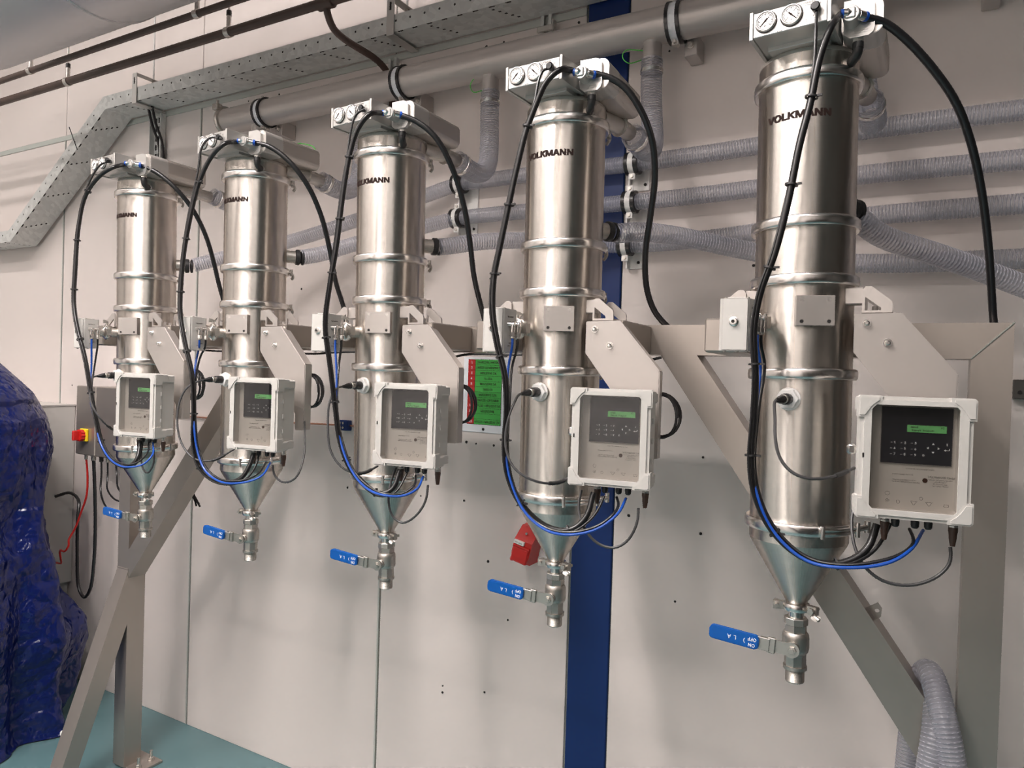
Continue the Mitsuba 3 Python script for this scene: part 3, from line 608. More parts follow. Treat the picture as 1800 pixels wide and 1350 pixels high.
# ------------------------------------------------------------------ control boxes
BOX = []
def bx(path, mesh, mat, smooth=30): BOX.append((path, sh(mesh, mat, smooth)))
W, H = .184, .219
bx('housing', cbox(.006, W - .006, .028, .088, .004, H - .004, .004), 'box_white', 30)
bx('housing__flange', cbox(.001, W - .001, .026, .082, H - .030, H - .006, .002), 'box_white', False)
bx('housing__flange_001', cbox(.001, W - .001, .026, .082, .006, .030, .002), 'box_white', False)
outer = rect(.003, W - .003, 0, H, .004); win = rect(.022, W - .024, .016, H - .015, .001)
lid = cat(plate(outer.difference(win), 0.004, .024), plate(rect(.010, W - .010, .006, H - .006, .003).difference(win), 0.0, .005))
bx('lid', lid, 'box_white', False)
for k, (cx, cz) in enumerate(((0, 0), (1, 0), (0, 1), (1, 1))):
    sx, sz = (1 - 2 * cx), (1 - 2 * cz); X0, Z0 = cx * W, cz * H
    P2 = [(-.001, .003), (.003, -.001), (.038, -.001), (.038, .008), (.0285, .0155), (.0215, .0235), (.012, .038), (-.001, .038)]
    P3 = [(.002, .005), (.005, .002), (.033, .002), (.033, .007), (.0255, .0125), (.0185, .0205), (.0105, .034), (.002, .034)]
    def corner(P_): return Polygon([(X0 + sx * x, Z0 + sz * z) for x, z in P_])
    bx('lid__corner_cap' + (f'_{k:03d}' if k else ''), cat(plate(corner(P2), -.0005, .0285), plate(corner(P3), -.0030, .004),
        cbox(*sorted((X0 - sx * .001, X0 + sx * .010)), .004, .052, *sorted((Z0 + sz * .002, Z0 + sz * .028)), .002)), 'box_white', False)
bx('lid__lock', cat(plate(rect(.0085, .0115, H * .49, H * .53, .001), -.0006, .001)), 'hole', False)
bx('lid__hinge', cat(*[cyl((W - .001, .026, z), (W - .001, .026, z + .012), .0022, 10) for z in (.055, .10, .145)]), 'box_grey')
bx('window_pane', trimesh.Trimesh([(.021, .0045, .015), (W - .023, .0045, .015), (W - .023, .0045, H - .014), (.021, .0045, H - .014)], [(0, 1, 2), (0, 2, 3)], process=False), 'pane', False)
bx('face_panel', cbox(.020, W - .022, .024, .027, .014, H - .013, .0005), 'face_grey', False)
kp = rect(.040, W - .030, .098, H - .018, .001)
bx('keypad', cat(plate(kp, .0220, .003)), 'keypad_black', False)
bx('keypad__border', plate(kp.difference(kp.buffer(-.0008)), .0214, .0008), 'print_grey', False)
bx('display', cbox(.082, .144, .0205, .0228, .156, .169, .0004), 'lcd', False)
bx('display__text', cat(text_at('Bereit', .0032, .0935, .1655, .0204), text_at('P3', .0032, .1375, .1655, .0204), text_at('Manual  Program', .0032, .1065, .1595, .0204)), 'print_black', False)
kd = []
for q in range(9):
    x, z = .060 + (q % 3) * .0165, .1365 - (q // 3) * .0105
    kd += [text_at(str(q + 1), .0038, x + .003, z, .0218, bold=True), plate(rect(x - .004, x - .001, z - .0006, z), .0214, .0006)]
kd += [text_at('0', .0038, .1090, .1155, .0218, bold=True)]
for dx_, dz_, r_ in ((0, .0075, 0), (0, -.0075, 180), (-.0085, 0, 90), (.0085, 0, -90)):
    t = Polygon([(-.0022, -.0014), (.0022, -.0014), (0, .0020)]); m = prism(t, .0004, trans(0, 0, 0)); m.apply_transform(trimesh.transformations.rotation_matrix(math.radians(r_), [0, 0, 1]))
    m.apply_transform(XZ(.0218)); m.apply_translation([.1240 + dx_, 0, .1290 + dz_]); kd.append(m)
kd += [text_at('I', .0040, .1455, .1365, .0218, bold=True), plate(unary_union([rect(.142, .1495, .1258, .1268), Polygon([(.1408, .1263), (.1435, .1285), (.1435, .1241)]), rect(.1487, .1497, .1258, .1295)]), .0214, .0005)]
bx('keypad__key_print', cat(*kd), 'print_white', False)
fp = [text_at('VOLKMANN GmbH', .0036, .1400, .0775, .0239, bold=True)]
for q, l in enumerate(('Vacuum conveying systems', 'Schloitweg 17', 'D-59494 Soest', 'Tel. 02921-96040')): fp.append(text_at(l, .0021, .1375, .0725 - q * .0036, .0239))
fp += [text_at('CONTROL SPECIFICATIONS', .0024, .105, .0900, .0239), text_at('Power supply 24 V DC', .0023, .078, .0790, .0239), text_at('Operating pressure 4-6 bar', .0021, .081, .0690, .0239), text_at('Read the manual before opening', .0021, .083, .0655, .0239)]
def ringp(x, z, r, t=.0006): return plate(Point(x, z).buffer(r, quad_segs=6).difference(Point(x, z).buffer(r - t, quad_segs=6)), .0236, .0004)
fp += [ringp(.0545, .0300, .0032), ringp(.0545, .0300, .0012, .001), ringp(.0720, .0290, .0032), ringp(.1085, .0375, .0030), ringp(.0545, .043, .004)]
for x in (.097, .121): fp.append(plate(Polygon([(x - .0055, .0320), (x + .0055, .0320), (x + .001, .0250), (x - .001, .0250)]).difference(Polygon([(x - .0045, .0314), (x + .0045, .0314), (x + .0005, .0256), (x - .0005, .0256)])), .0236, .0004))
fp += [plate(rect(.144, .152, .0255, .030).difference(rect(.1446, .1514, .0261, .0294)), .0236, .0004), cyl((.0545, .0242, .030), (.0545, .0235, .030), .0008, 8)]
bx('face_panel__print', cat(*fp), 'print_grey', False)
bx('face_panel__seal', cyl((.1135, .0242, .0705), (.1135, .0232, .0705), .0042, 20), 'brown_plug', False)
bx('catch', cat(cbox(-.014, .002, .034, .046, .108, .128, .004)), 'steel_polished', 40)
GL = [(.056, 'conn'), (.0735, 'gland'), (.1056, 'gland'), (.127, 'gland'), (.1665, 'conn2')]
for k, (x, kind) in enumerate(GL):
    nm = 'cable_gland' + (f'_{k:03d}' if k else ''); y = .055
    if kind == 'gland':
        bx(nm, cat(hexcyl((x, y, .002), (x, y, -.008), .0075), lathe([(.0068, 0), (.0072, .003), (.0066, .011), (.0045, .014)], 18, (x, y, -.008), (0, 0, -1))), 'black_plastic')
    else:
        bx(nm, cat(cyl((x, y, .003), (x, y, -.010), .0075, 20, .001), hexcyl((x, y, -.010), (x, y, -.014), .0082)), 'steel_satin')
        bx(nm + '__plug', lathe([(.0078, 0), (.0080, .006), (.0068, .012), (.0064, .020), (.0042, .034)], 18, (x, y, -.014), (0, 0, -1)), 'brown_plug')
bx('cable_gland_005', cat(cyl((.0445, .045, .004), (.0445, .045, -.006), .0085, 18)), 'black_plastic')
YB = math.radians(9.2)
for i in range(5):
    key = 'control_box' + (f'_{i:03d}' if i else ''); g0 = HANG[i][0]
    M = trans(UX[i] + g0[0] + .1225, g0[1] - .1985, g0[2] + 1.482) @ rotz(YB)
    for path_, s in BOX: scene[f'{key}__{path_}'] = {**s, 'to_world': T(M.tolist())}
    tag(key, f'white control box with green display on the {WHOS[i]}', 'control box', 'control boxes beside the conveyors')

# ------------------------------------------------------------------ brackets that carry box and conveyor on the frame
BR = []
def br(path, mesh, mat, smooth=30): BR.append((path, sh(mesh, mat, smooth)))
MB = trans(.1013, -.0640, 0) @ rotz(math.radians(6))
bp = Polygon([(0, 1.863), (0, 1.7865), (.149, 1.590), (.149, 1.540), (.181, 1.540), (.181, 1.745), (.081, 1.865)]).buffer(-.004).buffer(.004, quad_segs=4)
def stripx(a, b, dpt=.030, t=.003):
    a, b = np.array(a), np.array(b); d = (b - a) / np.linalg.norm(b - a); n_ = np.array([d[1], -d[0]]) * t
    return prism(Polygon([a, b, b - n_, a - n_]), dpt, XZ(dpt))
br('plate', moved(plate(bp, -.0015, .003), MB), 'steel_plate', False)
br('flange', moved(cat(stripx((.081, 1.864), (.1805, 1.7455)), stripx((.1805, 1.7455), (.1805, 1.541))), MB), 'steel_plate', False)
for k, (x, z) in enumerate(((.0225, 1.8440), (.0610, 1.8050))):
    br('bolt' + (f'_{k:03d}' if k else ''), moved(cat(cyl((x, -.0015, z), (x, -.0035, z), .0085, 20), hexcyl((x, -.0035, z), (x, -.0085, z), .0066), lathe([(.0055, 0), (.005, .003), (.003, .005)], 14, (x, -.0085, z), (0, -1, 0))), MB), 'steel_polished')
br('conveyor_lug', cbox(.078, .116, -.052, -.022, 1.884, 1.918, .002), 'steel_plate', False)
tp = Polygon([(.114, 1.866), (.114, 1.912), (.119, 1.919), (.130, 1.919), (.166, 1.890), (.168, 1.885), (.168, 1.866)]).difference(Polygon([(.119, 1.8705), (.119, 1.898), (.148, 1.8755), (.148, 1.8705)]))
br('saddle_tab', plate(tp, -.058, .005), 'steel_plate', False)
br('saddle_tab_001', plate(tp, .028, .005), 'steel_plate', False)
from shapely.affinity import scale as shscale
tpm = shscale(tp, -1, 1, origin=(0, 0))
br('saddle_tab_002', plate(tpm, -.058, .005), 'steel_plate', False); br('saddle_tab_003', plate(tpm, .028, .005), 'steel_plate', False)
br('conveyor_lug_001', cbox(-.116, -.078, -.052, -.022, 1.884, 1.918, .002), 'steel_plate', False)
br('saddle_plate', cat(cbox(.113, .168, -.055, .033, 1.864, 1.8705, .001), cyl((.150, -.03, 1.87), (.150, -.03, 1.884), .006, 12), cyl((.135, .0, 1.87), (.135, .0, 1.884), .006, 12)), 'steel_plate', False)
for i in range(5):      # short arms welded to the beam, one at each side of every conveyor
    x = UX[i] + HANG[i][1][0]
    part(fr, 'arm', cbox(x + .124, x + .192, -.042, BY0 + .0005, 1.797, 1.869, .003), 'steel_pickled', 30)
    part(fr, 'arm', cbox(x - .192, x - .124, -.098, BY0 + .0005, 1.792, 1.866, .004), 'steel_pickled', 30)
for i in range(5):
    key = 'mounting_bracket' + (f'_{i:03d}' if i else ''); g1 = HANG[i][1]
    M = trans(UX[i] + g1[0], g1[1], g1[2])
    for path_, s in BR: scene[f'{key}__{path_}'] = {**s, 'to_world': T(M.tolist())}
    tag(key, f'angled steel bracket with two bolts on the {WHOS[i]}', 'bracket', 'bracket plates on the frame')

# ------------------------------------------------------------------ pneumatic boxes on the left of each conveyor
PB = []
def pb(path, mesh, mat, smooth=30): PB.append((path, sh(mesh, mat, smooth)))
z0, z1 = 1.7805, 1.8840
prof = [(-.1065, -.196), (-.1035, -.210), (-.098, -.2135), (-.052, -.2100), (-.0475, -.205), (-.0400, -.163), (-.043, -.158), (-.100, -.158), (-.1065, -.163)]
m = trimesh.creation.extrude_polygon(Polygon(prof), z1 - z0, engine='earcut'); m.apply_translation([0, 0, z0])
pb('housing', m, 'box_grey', False)
pb('housing__front_cover', trimesh.creation.extrude_polygon(Polygon([(-.0965, -.2150), (-.0500, -.2115), (-.0500, -.209), (-.0965, -.2125)]), z1 - z0 - .004, engine='earcut').apply_translation([0, 0, z0 + .002]), 'box_white', False)
pb('housing__top_cap', cbox(-.095, -.055, -.200, -.165, z1, z1 + .004, .002), 'box_grey')
for k, (x, y, z, s) in enumerate(((-.094, -.203, z1, 1), (-.052, -.200, z1, 1), (-.094, -.165, z1, 1), (-.094, -.203, z0, -1), (-.070, -.200, z0, -1), (-.052, -.192, z0, -1))):
    pb('housing__screw' + (f'_{k:03d}' if k else ''), cyl((x, y, z), (x, y, z + s * .003), .003, 10), 'cast_steel')
pb('plug', cat(lathe([(.0095, 0), (.0095, .002), (.0075, .003), (.0070, .007), (.0045, .0075)], 20, (-.0755, -.2130, 1.8380), (0, -1, 0))), 'steel_polished')
pb('plug__hole', cyl((-.0755, -.2200, 1.8380), (-.0755, -.2210, 1.8380), .0034, 12), 'hole')
pb('nameplate', moved(text_at('Vacuum', .0040, 0, 1.866, 0), trans(-.0436, -.184, 0) @ rotz(math.radians(79.5))), 'print_black', False)
pb('nameplate_001', moved(cat(text_at('0.6 MPa', .0028, .004, 1.803, 0), text_at('max', .0028, -.004, 1.796, 0)), trans(-.0436, -.184, 0) @ rotz(math.radians(79.5))), 'print_black', False)
for k, (x, y) in enumerate(((-.0460, -.190), (-.0425, -.170))):
    q = '' if not k else f'_{k:03d}'
    e = np.array([.98, .17, 0]); p0 = np.array([x, y, 1.848])
    pb('elbow_fitting' + q, cat(cyl(p0 - e * .002, p0 + e * .018, .0062, 18, .001), cyl(p0 + e * .012 + [0, 0, .004], p0 + e * .012 - [0, 0, .020], .0060, 16, .001), hexcyl(p0 + e * .012 - [0, 0, .020], p0 + e * .012 - [0, 0, .030], .0070)), 'steel_polished', 40)
    pb('elbow_fitting' + q + '__collar', cyl(p0 + e * .012 - [0, 0, .030], p0 + e * .012 - [0, 0, .0335], .0060, 14), 'steel_satin')
c0, c1 = np.array([-.050, -.086, 1.842]), np.array([-.076, -.160, 1.842])
dd = (c1 - c0) / np.linalg.norm(c1 - c0); cm = c0 + dd * .034
pb('pipe_clamp', lathe([(.0175, -.014), (.020, -.009), (.0265, -.006), (.0285, 0), (.0265, .006), (.020, .009), (.0175, .014)], 36, cm, dd), 'steel_polished', 40)
pb('pipe_clamp__stub', cyl(c0 - dd * .006, c1, .0165, 28), 'steel_satin')
side = np.array([dd[1], -dd[0], 0])
pb('pipe_clamp__wing_nut', cat(cyl(cm + [0, 0, .024], cm + [0, 0, .040], .0042, 10), hull([cm + q for q in ([-.017, -.004, .033], [-.014, -.006, .047], [.012, -.006, .040], [.017, -.002, .034], [0, .004, .036], [-.01, .004, .044])])), 'cast_steel', 40)
for k, s in enumerate((-1, 1)):
    o = cm - side * s * .032
    pb('pipe_clamp__ear' + (f'_{k:03d}' if k else ''), cat(hull([o + dd * t + side * w_ + [0, 0, h_] for t in (-.007, .007) for w_ in (-.009, .009) for h_ in (-.012, .012)]), cyl(o - [0, 0, .018], o + [0, 0, .018], .004, 10)), 'cast_steel', 40)
PBX = [0, 0, 0, 0, -.028]
for i in range(5):
    key = 'pneumatic_box' + (f'_{i:03d}' if i else ''); g1 = HANG[i][1]
    M = T(trans(UX[i] + g1[0] + PBX[i], g1[1], g1[2]).tolist())
    for path_, s in PB: scene[f'{key}__{path_}'] = {**s, 'to_world': M}
    tag(key, f'pale grey pneumatic box at the left of the {WHOS[i]}', 'valve box', 'pneumatic boxes on the frame')
CABLES = {
 'hose': {
  1: [(-2.245,-0.139,2.433),(-2.219,-0.199,2.404),(-2.29,-0.207,2.378),(-2.365,-0.212,2.314),(-2.39,-0.219,2.204),(-2.391,-0.226,2.042),(-2.386,-0.231,1.94),(-2.358,-0.235,1.859),(-2.303,-0.234,1.74),(-2.266,-0.232,1.622),(-2.231,-0.231,1.525),(-2.206,-0.22,1.438),(-2.17,-0.204,1.391),(-2.11,-0.19,1.375),(-2.085,-0.177,1.396),(-2.106,-0.15,1.459)],
  2: [(-1.662,-0.139,2.435),(-1.648,-0.198,2.41),(-1.697,-0.206,2.374),(-1.746,-0.211,2.299),(-1.774,-0.218,2.194),(-1.793,-0.223,2.088),(-1.798,-0.228,1.98),(-1.792,-0.232,1.89),(-1.763,-0.235,1.801),(-1.725,-0.233,1.696),(-1.715,-0.232,1.591),(-1.715,-0.231,1.486),(-1.698,-0.226,1.425),(-1.657,-0.211,1.384),(-1.596,-0.197,1.374),(-1.55,-0.183,1.391),(-1.537,-0.163,1.434),(-1.539,-0.15,1.465)],
  3: [(-1.078,-0.139,2.435),(-1.072,-0.197,2.413),(-1.103,-0.206,2.377),(-1.126,-0.21,2.31),(-1.14,-0.217,2.203),(-1.15,-0.225,2.065),(-1.166,-0.23,1.958),(-1.174,-0.234,1.881),(-1.173,-0.235,1.835),(-1.155,-0.233,1.743),(-1.131,-0.232,1.621),(-1.115,-0.231,1.546),(-1.087,-0.219,1.471),(-1.05,-0.203,1.428),(-1.011,-0.19,1.403),(-0.977,-0.173,1.416),(-0.973,-0.15,1.466)],
  4: [(-0.503,-0.139,2.445),(-0.51,-0.197,2.428),(-0.541,-0.205,2.401),(-0.564,-0.208,2.351),(-0.585,-0.212,2.294),(-0.602,-0.217,2.216),(-0.619,-0.222,2.124),(-0.636,-0.226,2.032),(-0.649,-0.23,1.953),(-0.647,-0.233,1.873),(-0.629,-0.234,1.793),(-0.608,-0.234,1.727),(-0.601,-0.233,1.649),(-0.605,-0.231,1.556),(-0.591,-0.231,1.491),(-0.556,-0.222,1.428),(-0.505,-0.205,1.386),(-0.454,-0.191,1.381),(-0.421,-0.173,1.411),(-0.414,-0.15,1.466)],
  5: [(0.067,-0.139,2.451),(0.057,-0.195,2.406),(0.04,-0.206,2.347),(0.027,-0.211,2.261),(0.011,-0.217,2.182),(-0.005,-0.223,2.074),(-0.026,-0.228,1.972),(-0.047,-0.231,1.907),(-0.057,-0.234,1.83),(-0.051,-0.234,1.743),(-0.051,-0.233,1.655),(-0.054,-0.232,1.589),(-0.047,-0.231,1.523),(-0.019,-0.23,1.461),(0.022,-0.218,1.415),(0.071,-0.202,1.392),(0.118,-0.187,1.399),(0.15,-0.169,1.425),(0.163,-0.15,1.469)],
 },
 'knob_cable': {
  1: [(-2.259,-0.184,2.43),(-2.296,-0.194,2.428),(-2.333,-0.202,2.394),(-2.375,-0.21,2.316),(-2.401,-0.218,2.205),(-2.396,-0.229,2.041),(-2.387,-0.236,1.94),(-2.357,-0.241,1.859),(-2.298,-0.242,1.739),(-2.26,-0.241,1.622),(-2.224,-0.241,1.526),(-2.195,-0.232,1.436),(-2.165,-0.211,1.386),(-2.107,-0.193,1.37),(-2.08,-0.174,1.392),(-2.109,-0.14,1.454)],
  2: [(-1.68,-0.184,2.433),(-1.719,-0.195,2.439),(-1.751,-0.201,2.413),(-1.757,-0.208,2.337),(-1.769,-0.214,2.266),(-1.784,-0.219,2.195),(-1.797,-0.226,2.087),(-1.8,-0.233,1.98),(-1.792,-0.238,1.89),(-1.76,-0.243,1.801),(-1.721,-0.242,1.696),(-1.71,-0.241,1.592),(-1.71,-0.24,1.487),(-1.687,-0.239,1.424),(-1.65,-0.22,1.38),(-1.59,-0.202,1.368),(-1.535,-0.181,1.387),(-1.521,-0.155,1.429),(-1.528,-0.14,1.459)],
  3: [(-1.1,-0.184,2.434),(-1.124,-0.193,2.422),(-1.133,-0.203,2.367),(-1.136,-0.208,2.312),(-1.148,-0.217,2.204),(-1.156,-0.228,2.065),(-1.167,-0.235,1.957),(-1.174,-0.24,1.88),(-1.171,-0.243,1.834),(-1.152,-0.242,1.743),(-1.128,-0.241,1.622),(-1.112,-0.241,1.547),(-1.08,-0.233,1.47),(-1.047,-0.212,1.424),(-1.01,-0.196,1.398),(-0.968,-0.173,1.408),(-0.956,-0.14,1.46)],
  4: [(-0.537,-0.184,2.44),(-0.556,-0.19,2.44),(-0.564,-0.197,2.414),(-0.571,-0.205,2.353),(-0.592,-0.21,2.296),(-0.608,-0.216,2.217),(-0.624,-0.223,2.125),(-0.64,-0.229,2.032),(-0.653,-0.234,1.952),(-0.65,-0.239,1.872),(-0.63,-0.243,1.792),(-0.609,-0.242,1.727),(-0.601,-0.242,1.649),(-0.604,-0.241,1.557),(-0.591,-0.24,1.49),(-0.553,-0.236,1.427),(-0.503,-0.213,1.383),(-0.446,-0.193,1.379),(-0.404,-0.163,1.418),(-0.392,-0.14,1.459)],
  5: [(0.029,-0.184,2.446),(0.03,-0.197,2.395),(0.031,-0.203,2.35),(0.024,-0.21,2.262),(0.008,-0.217,2.182),(-0.009,-0.225,2.074),(-0.03,-0.232,1.972),(-0.05,-0.236,1.907),(-0.06,-0.241,1.83),(-0.053,-0.243,1.743),(-0.054,-0.242,1.655),(-0.057,-0.241,1.589),(-0.049,-0.241,1.524),(-0.021,-0.24,1.46),(0.022,-0.232,1.414),(0.072,-0.212,1.39),(0.128,-0.191,1.399),(0.164,-0.167,1.426),(0.186,-0.14,1.472)],
 },
 'blue': {
  1: [(-2.406,-0.15,1.808),(-2.342,-0.189,1.71),(-2.305,-0.214,1.622),(-2.236,-0.236,1.533),(-2.193,-0.239,1.454),(-2.138,-0.241,1.407),(-2.077,-0.243,1.387),(-2.008,-0.245,1.388),(-1.975,-0.221,1.398),(-1.968,-0.199,1.423),(-2.066,-0.13,1.456)],
  2: [(-1.818,-0.15,1.817),(-1.79,-0.166,1.776),(-1.77,-0.193,1.705),(-1.709,-0.235,1.548),(-1.688,-0.238,1.471),(-1.645,-0.241,1.411),(-1.582,-0.243,1.386),(-1.522,-0.244,1.384),(-1.473,-0.224,1.392),(-1.447,-0.2,1.407),(-1.488,-0.13,1.437)],
  3: [(-1.216,-0.15,1.82),(-1.164,-0.196,1.705),(-1.137,-0.225,1.605),(-1.103,-0.237,1.531),(-1.061,-0.24,1.464),(-1.011,-0.242,1.426),(-0.949,-0.245,1.413),(-0.904,-0.218,1.413),(-0.882,-0.196,1.428),(-0.91,-0.13,1.452)],
  4: [(-0.643,-0.15,1.82),(-0.633,-0.179,1.741),(-0.614,-0.206,1.647),(-0.6,-0.233,1.543),(-0.581,-0.237,1.48),(-0.543,-0.24,1.42),(-0.486,-0.242,1.386),(-0.429,-0.244,1.384),(-0.371,-0.224,1.401),(-0.338,-0.194,1.432),(-0.343,-0.13,1.458)],
  5: [(-0.055,-0.15,1.827),(-0.054,-0.171,1.766),(-0.054,-0.199,1.676),(-0.053,-0.226,1.566),(-0.039,-0.236,1.511),(-0.009,-0.238,1.45),(0.051,-0.241,1.403),(0.113,-0.244,1.4),(0.185,-0.22,1.414),(0.219,-0.195,1.437),(0.239,-0.13,1.465)],
 },
 'black': {
  1: [(-2.405,-0.13,1.809),(-2.338,-0.181,1.71),(-2.304,-0.209,1.622),(-2.238,-0.229,1.537),(-2.196,-0.232,1.459),(-2.141,-0.234,1.411),(-2.084,-0.235,1.394),(-2.031,-0.231,1.392),(-2.006,-0.212,1.406),(-2,-0.194,1.431),(-2.084,-0.135,1.457)],
  2: [(-1.814,-0.13,1.818),(-1.787,-0.159,1.76),(-1.769,-0.187,1.696),(-1.71,-0.228,1.547),(-1.69,-0.231,1.474),(-1.648,-0.233,1.416),(-1.588,-0.235,1.391),(-1.533,-0.236,1.388),(-1.489,-0.215,1.396),(-1.464,-0.196,1.414),(-1.5,-0.135,1.439)],
  3: [(-1.213,-0.13,1.821),(-1.181,-0.171,1.744),(-1.141,-0.215,1.62),(-1.103,-0.23,1.533),(-1.063,-0.232,1.467),(-1.013,-0.234,1.431),(-0.955,-0.235,1.415),(-0.915,-0.209,1.416),(-0.895,-0.19,1.435),(-0.931,-0.135,1.453)],
  4: [(-0.636,-0.13,1.822),(-0.631,-0.161,1.755),(-0.618,-0.191,1.674),(-0.597,-0.228,1.543),(-0.579,-0.23,1.477),(-0.541,-0.232,1.416),(-0.487,-0.234,1.389),(-0.433,-0.235,1.387),(-0.375,-0.215,1.405),(-0.347,-0.195,1.431),(-0.345,-0.169,1.446),(-0.363,-0.135,1.459)],
  5: [(-0.049,-0.13,1.828),(-0.048,-0.157,1.767),(-0.051,-0.19,1.676),(-0.049,-0.22,1.566),(-0.036,-0.229,1.511),(-0.006,-0.231,1.454),(0.052,-0.233,1.407),(0.113,-0.235,1.403),(0.176,-0.218,1.417),(0.209,-0.199,1.432),(0.225,-0.179,1.448),(0.217,-0.135,1.465)],
 },
 'sensor': {
  1: [(-2.283,-0.2,1.679),(-2.286,-0.218,1.665),(-2.26,-0.24,1.622),(-2.224,-0.25,1.575),(-2.194,-0.233,1.528),(-2.24,-0.16,1.486)],
  2: [(-1.732,-0.2,1.684),(-1.766,-0.219,1.66),(-1.78,-0.237,1.609),(-1.773,-0.246,1.535),(-1.743,-0.246,1.476),(-1.692,-0.237,1.439),(-1.631,-0.217,1.442),(-1.615,-0.16,1.472)],
  3: [(-1.135,-0.2,1.687),(-1.152,-0.212,1.675),(-1.155,-0.23,1.643),(-1.147,-0.243,1.575),(-1.13,-0.246,1.508),(-1.092,-0.235,1.465),(-1.055,-0.209,1.454),(-1.041,-0.16,1.471)],
  4: [(-0.576,-0.2,1.688),(-0.591,-0.215,1.667),(-0.596,-0.236,1.629),(-0.595,-0.245,1.564),(-0.571,-0.246,1.518),(-0.522,-0.234,1.491),(-0.484,-0.195,1.486),(-0.468,-0.16,1.498)],
  5: [(-0.013,-0.2,1.686),(-0.015,-0.216,1.662),(-0.011,-0.236,1.63),(-0,-0.244,1.589),(0.026,-0.247,1.562),(0.06,-0.237,1.554),(0.095,-0.21,1.561),(0.122,-0.16,1.573)],
 },
 'loop': {
  1: [(-2.062,-0.13,1.433),(-2.06,-0.13,1.384),(-2.095,-0.129,1.347),(-2.128,-0.127,1.364),(-2.142,-0.123,1.406),(-2.143,-0.12,1.448)],
  2: [(-1.478,-0.13,1.432),(-1.47,-0.13,1.402),(-1.433,-0.13,1.383),(-1.378,-0.13,1.402),(-1.38,-0.099,1.459),(-1.415,-0.063,1.523),(-1.442,-0.04,1.564)],
  3: [(-0.894,-0.13,1.431),(-0.892,-0.139,1.394),(-0.91,-0.148,1.356),(-0.954,-0.157,1.326),(-0.987,-0.163,1.346),(-0.999,-0.163,1.398),(-1.009,-0.135,1.442),(-1.009,-0.12,1.466)],
  4: [(-0.313,-0.13,1.44),(-0.311,-0.137,1.413),(-0.326,-0.147,1.371),(-0.357,-0.155,1.348),(-0.396,-0.162,1.355),(-0.429,-0.168,1.39),(-0.454,-0.141,1.429),(-0.457,-0.12,1.463)],
  5: [(0.283,-0.13,1.44),(0.285,-0.135,1.417),(0.266,-0.142,1.387),(0.222,-0.152,1.364),(0.175,-0.16,1.367),(0.141,-0.167,1.396),(0.123,-0.154,1.439),(0.119,-0.133,1.479),(0.123,-0.12,1.505)],
 },
 'right': {
  1: [(-2.207,-0.114,2.431),(-2.162,-0.089,2.414),(-2.111,-0.051,2.368),(-2.082,0.003,2.302),(-2.087,0.064,2.226),(-2.112,0.122,2.143),(-2.128,0.168,2.041),(-2.136,0.2,1.968)],
  2: [(-1.626,-0.114,2.434),(-1.581,-0.093,2.426),(-1.527,-0.06,2.385),(-1.488,-0.01,2.313),(-1.486,0.052,2.227),(-1.507,0.117,2.127),(-1.517,0.159,2.028),(-1.51,0.2,1.929)],
  3: [(-1.039,-0.114,2.432),(-1,-0.093,2.418),(-0.954,-0.062,2.377),(-0.927,-0.015,2.301),(-0.927,0.048,2.212),(-0.942,0.109,2.118),(-0.952,0.155,2.016),(-0.943,0.2,1.906)],
  4: [(-0.469,-0.114,2.443),(-0.438,-0.1,2.436),(-0.402,-0.081,2.415),(-0.369,-0.054,2.366),(-0.349,-0.018,2.301),(-0.355,0.03,2.226),(-0.381,0.082,2.142),(-0.408,0.13,2.05),(-0.411,0.162,1.965),(-0.393,0.184,1.906),(-0.366,0.2,1.873)],
  5: [(0.103,-0.114,2.448),(0.137,-0.098,2.44),(0.176,-0.076,2.41),(0.226,-0.043,2.354),(0.268,-0.003,2.295),(0.296,0.039,2.231),(0.321,0.092,2.144),(0.341,0.144,2.035),(0.359,0.2,1.884)],
 },
}

# ------------------------------------------------------------------ clear spiral hoses
def clear_hose(pts, r, label, group, name):
    k = free(name)
    add(k + '__tube', hose(pts, r), 'clear_hose', True); part(k, 'spiral_wire', helix(pts, r + .0002), 'hose_wire', True); tag(k, label, 'hose', group); return k
IN = [np.array([ux, 0, 0]) for ux in UX]
HOSES = [
    ([(1.6,.505,2.428),(0.428,.505,2.427),(0.06,.505,2.427),(-0.343,.505,2.417),(-0.59,.505,2.414),(-0.984,.505,2.421),(-1.152,.505,2.420),(-1.255,.505,2.419),(-1.389,.48,2.383),(-1.671,.42,2.302),(-1.939,.33,2.22),(-2.12,.23,2.165),(-2.20,.150,2.125),(-2.217,.121,2.112)], 'clear spiral hose, topmost on the wall, leading to the leftmost conveyor'),
    ([(1.6,.505,2.304),(0.432,.505,2.304),(0.064,.505,2.305),(-0.339,.505,2.293),(-0.595,.505,2.291),(-0.979,.505,2.295),(-1.147,.505,2.296),(-1.258,.504,2.294),(-1.347,.43,2.257),(-1.52,.27,2.18),(-1.61,.165,2.125),(-1.641,.121,2.112)], 'clear spiral hose, second from the top on the wall, to the second conveyor'),
    ([(1.6,.505,2.196),(0.436,.505,2.194),(0.068,.505,2.190),(-0.199,.505,2.169),(-0.353,.505,2.159),(-0.606,.505,2.156),(-0.85,.38,2.164),(-.99,.22,2.140),(-1.04,.15,2.118),(-1.065,.121,2.112)], 'clear spiral hose, third from the top on the wall, leading to the middle conveyor'),
    ([(1.6,.505,2.055),(0.44,.505,2.057),(0.067,.505,2.064),(-0.10,.46,2.080),(-0.235,.385,2.103),(-0.363,.27,2.124),(-.445,.175,2.125),(-.489,.121,2.112)], 'clear spiral hose crossing down from the blue column to the lowest place on the wall'),
    ([(1.3,.46,1.62),(.80,.43,1.80),(0.428,.36,1.971),(0.254,.25,2.035),(0.13,.165,2.075),(.087,.121,2.112)], 'clear spiral hose slanting down to the right from the nearest conveyor'),
]
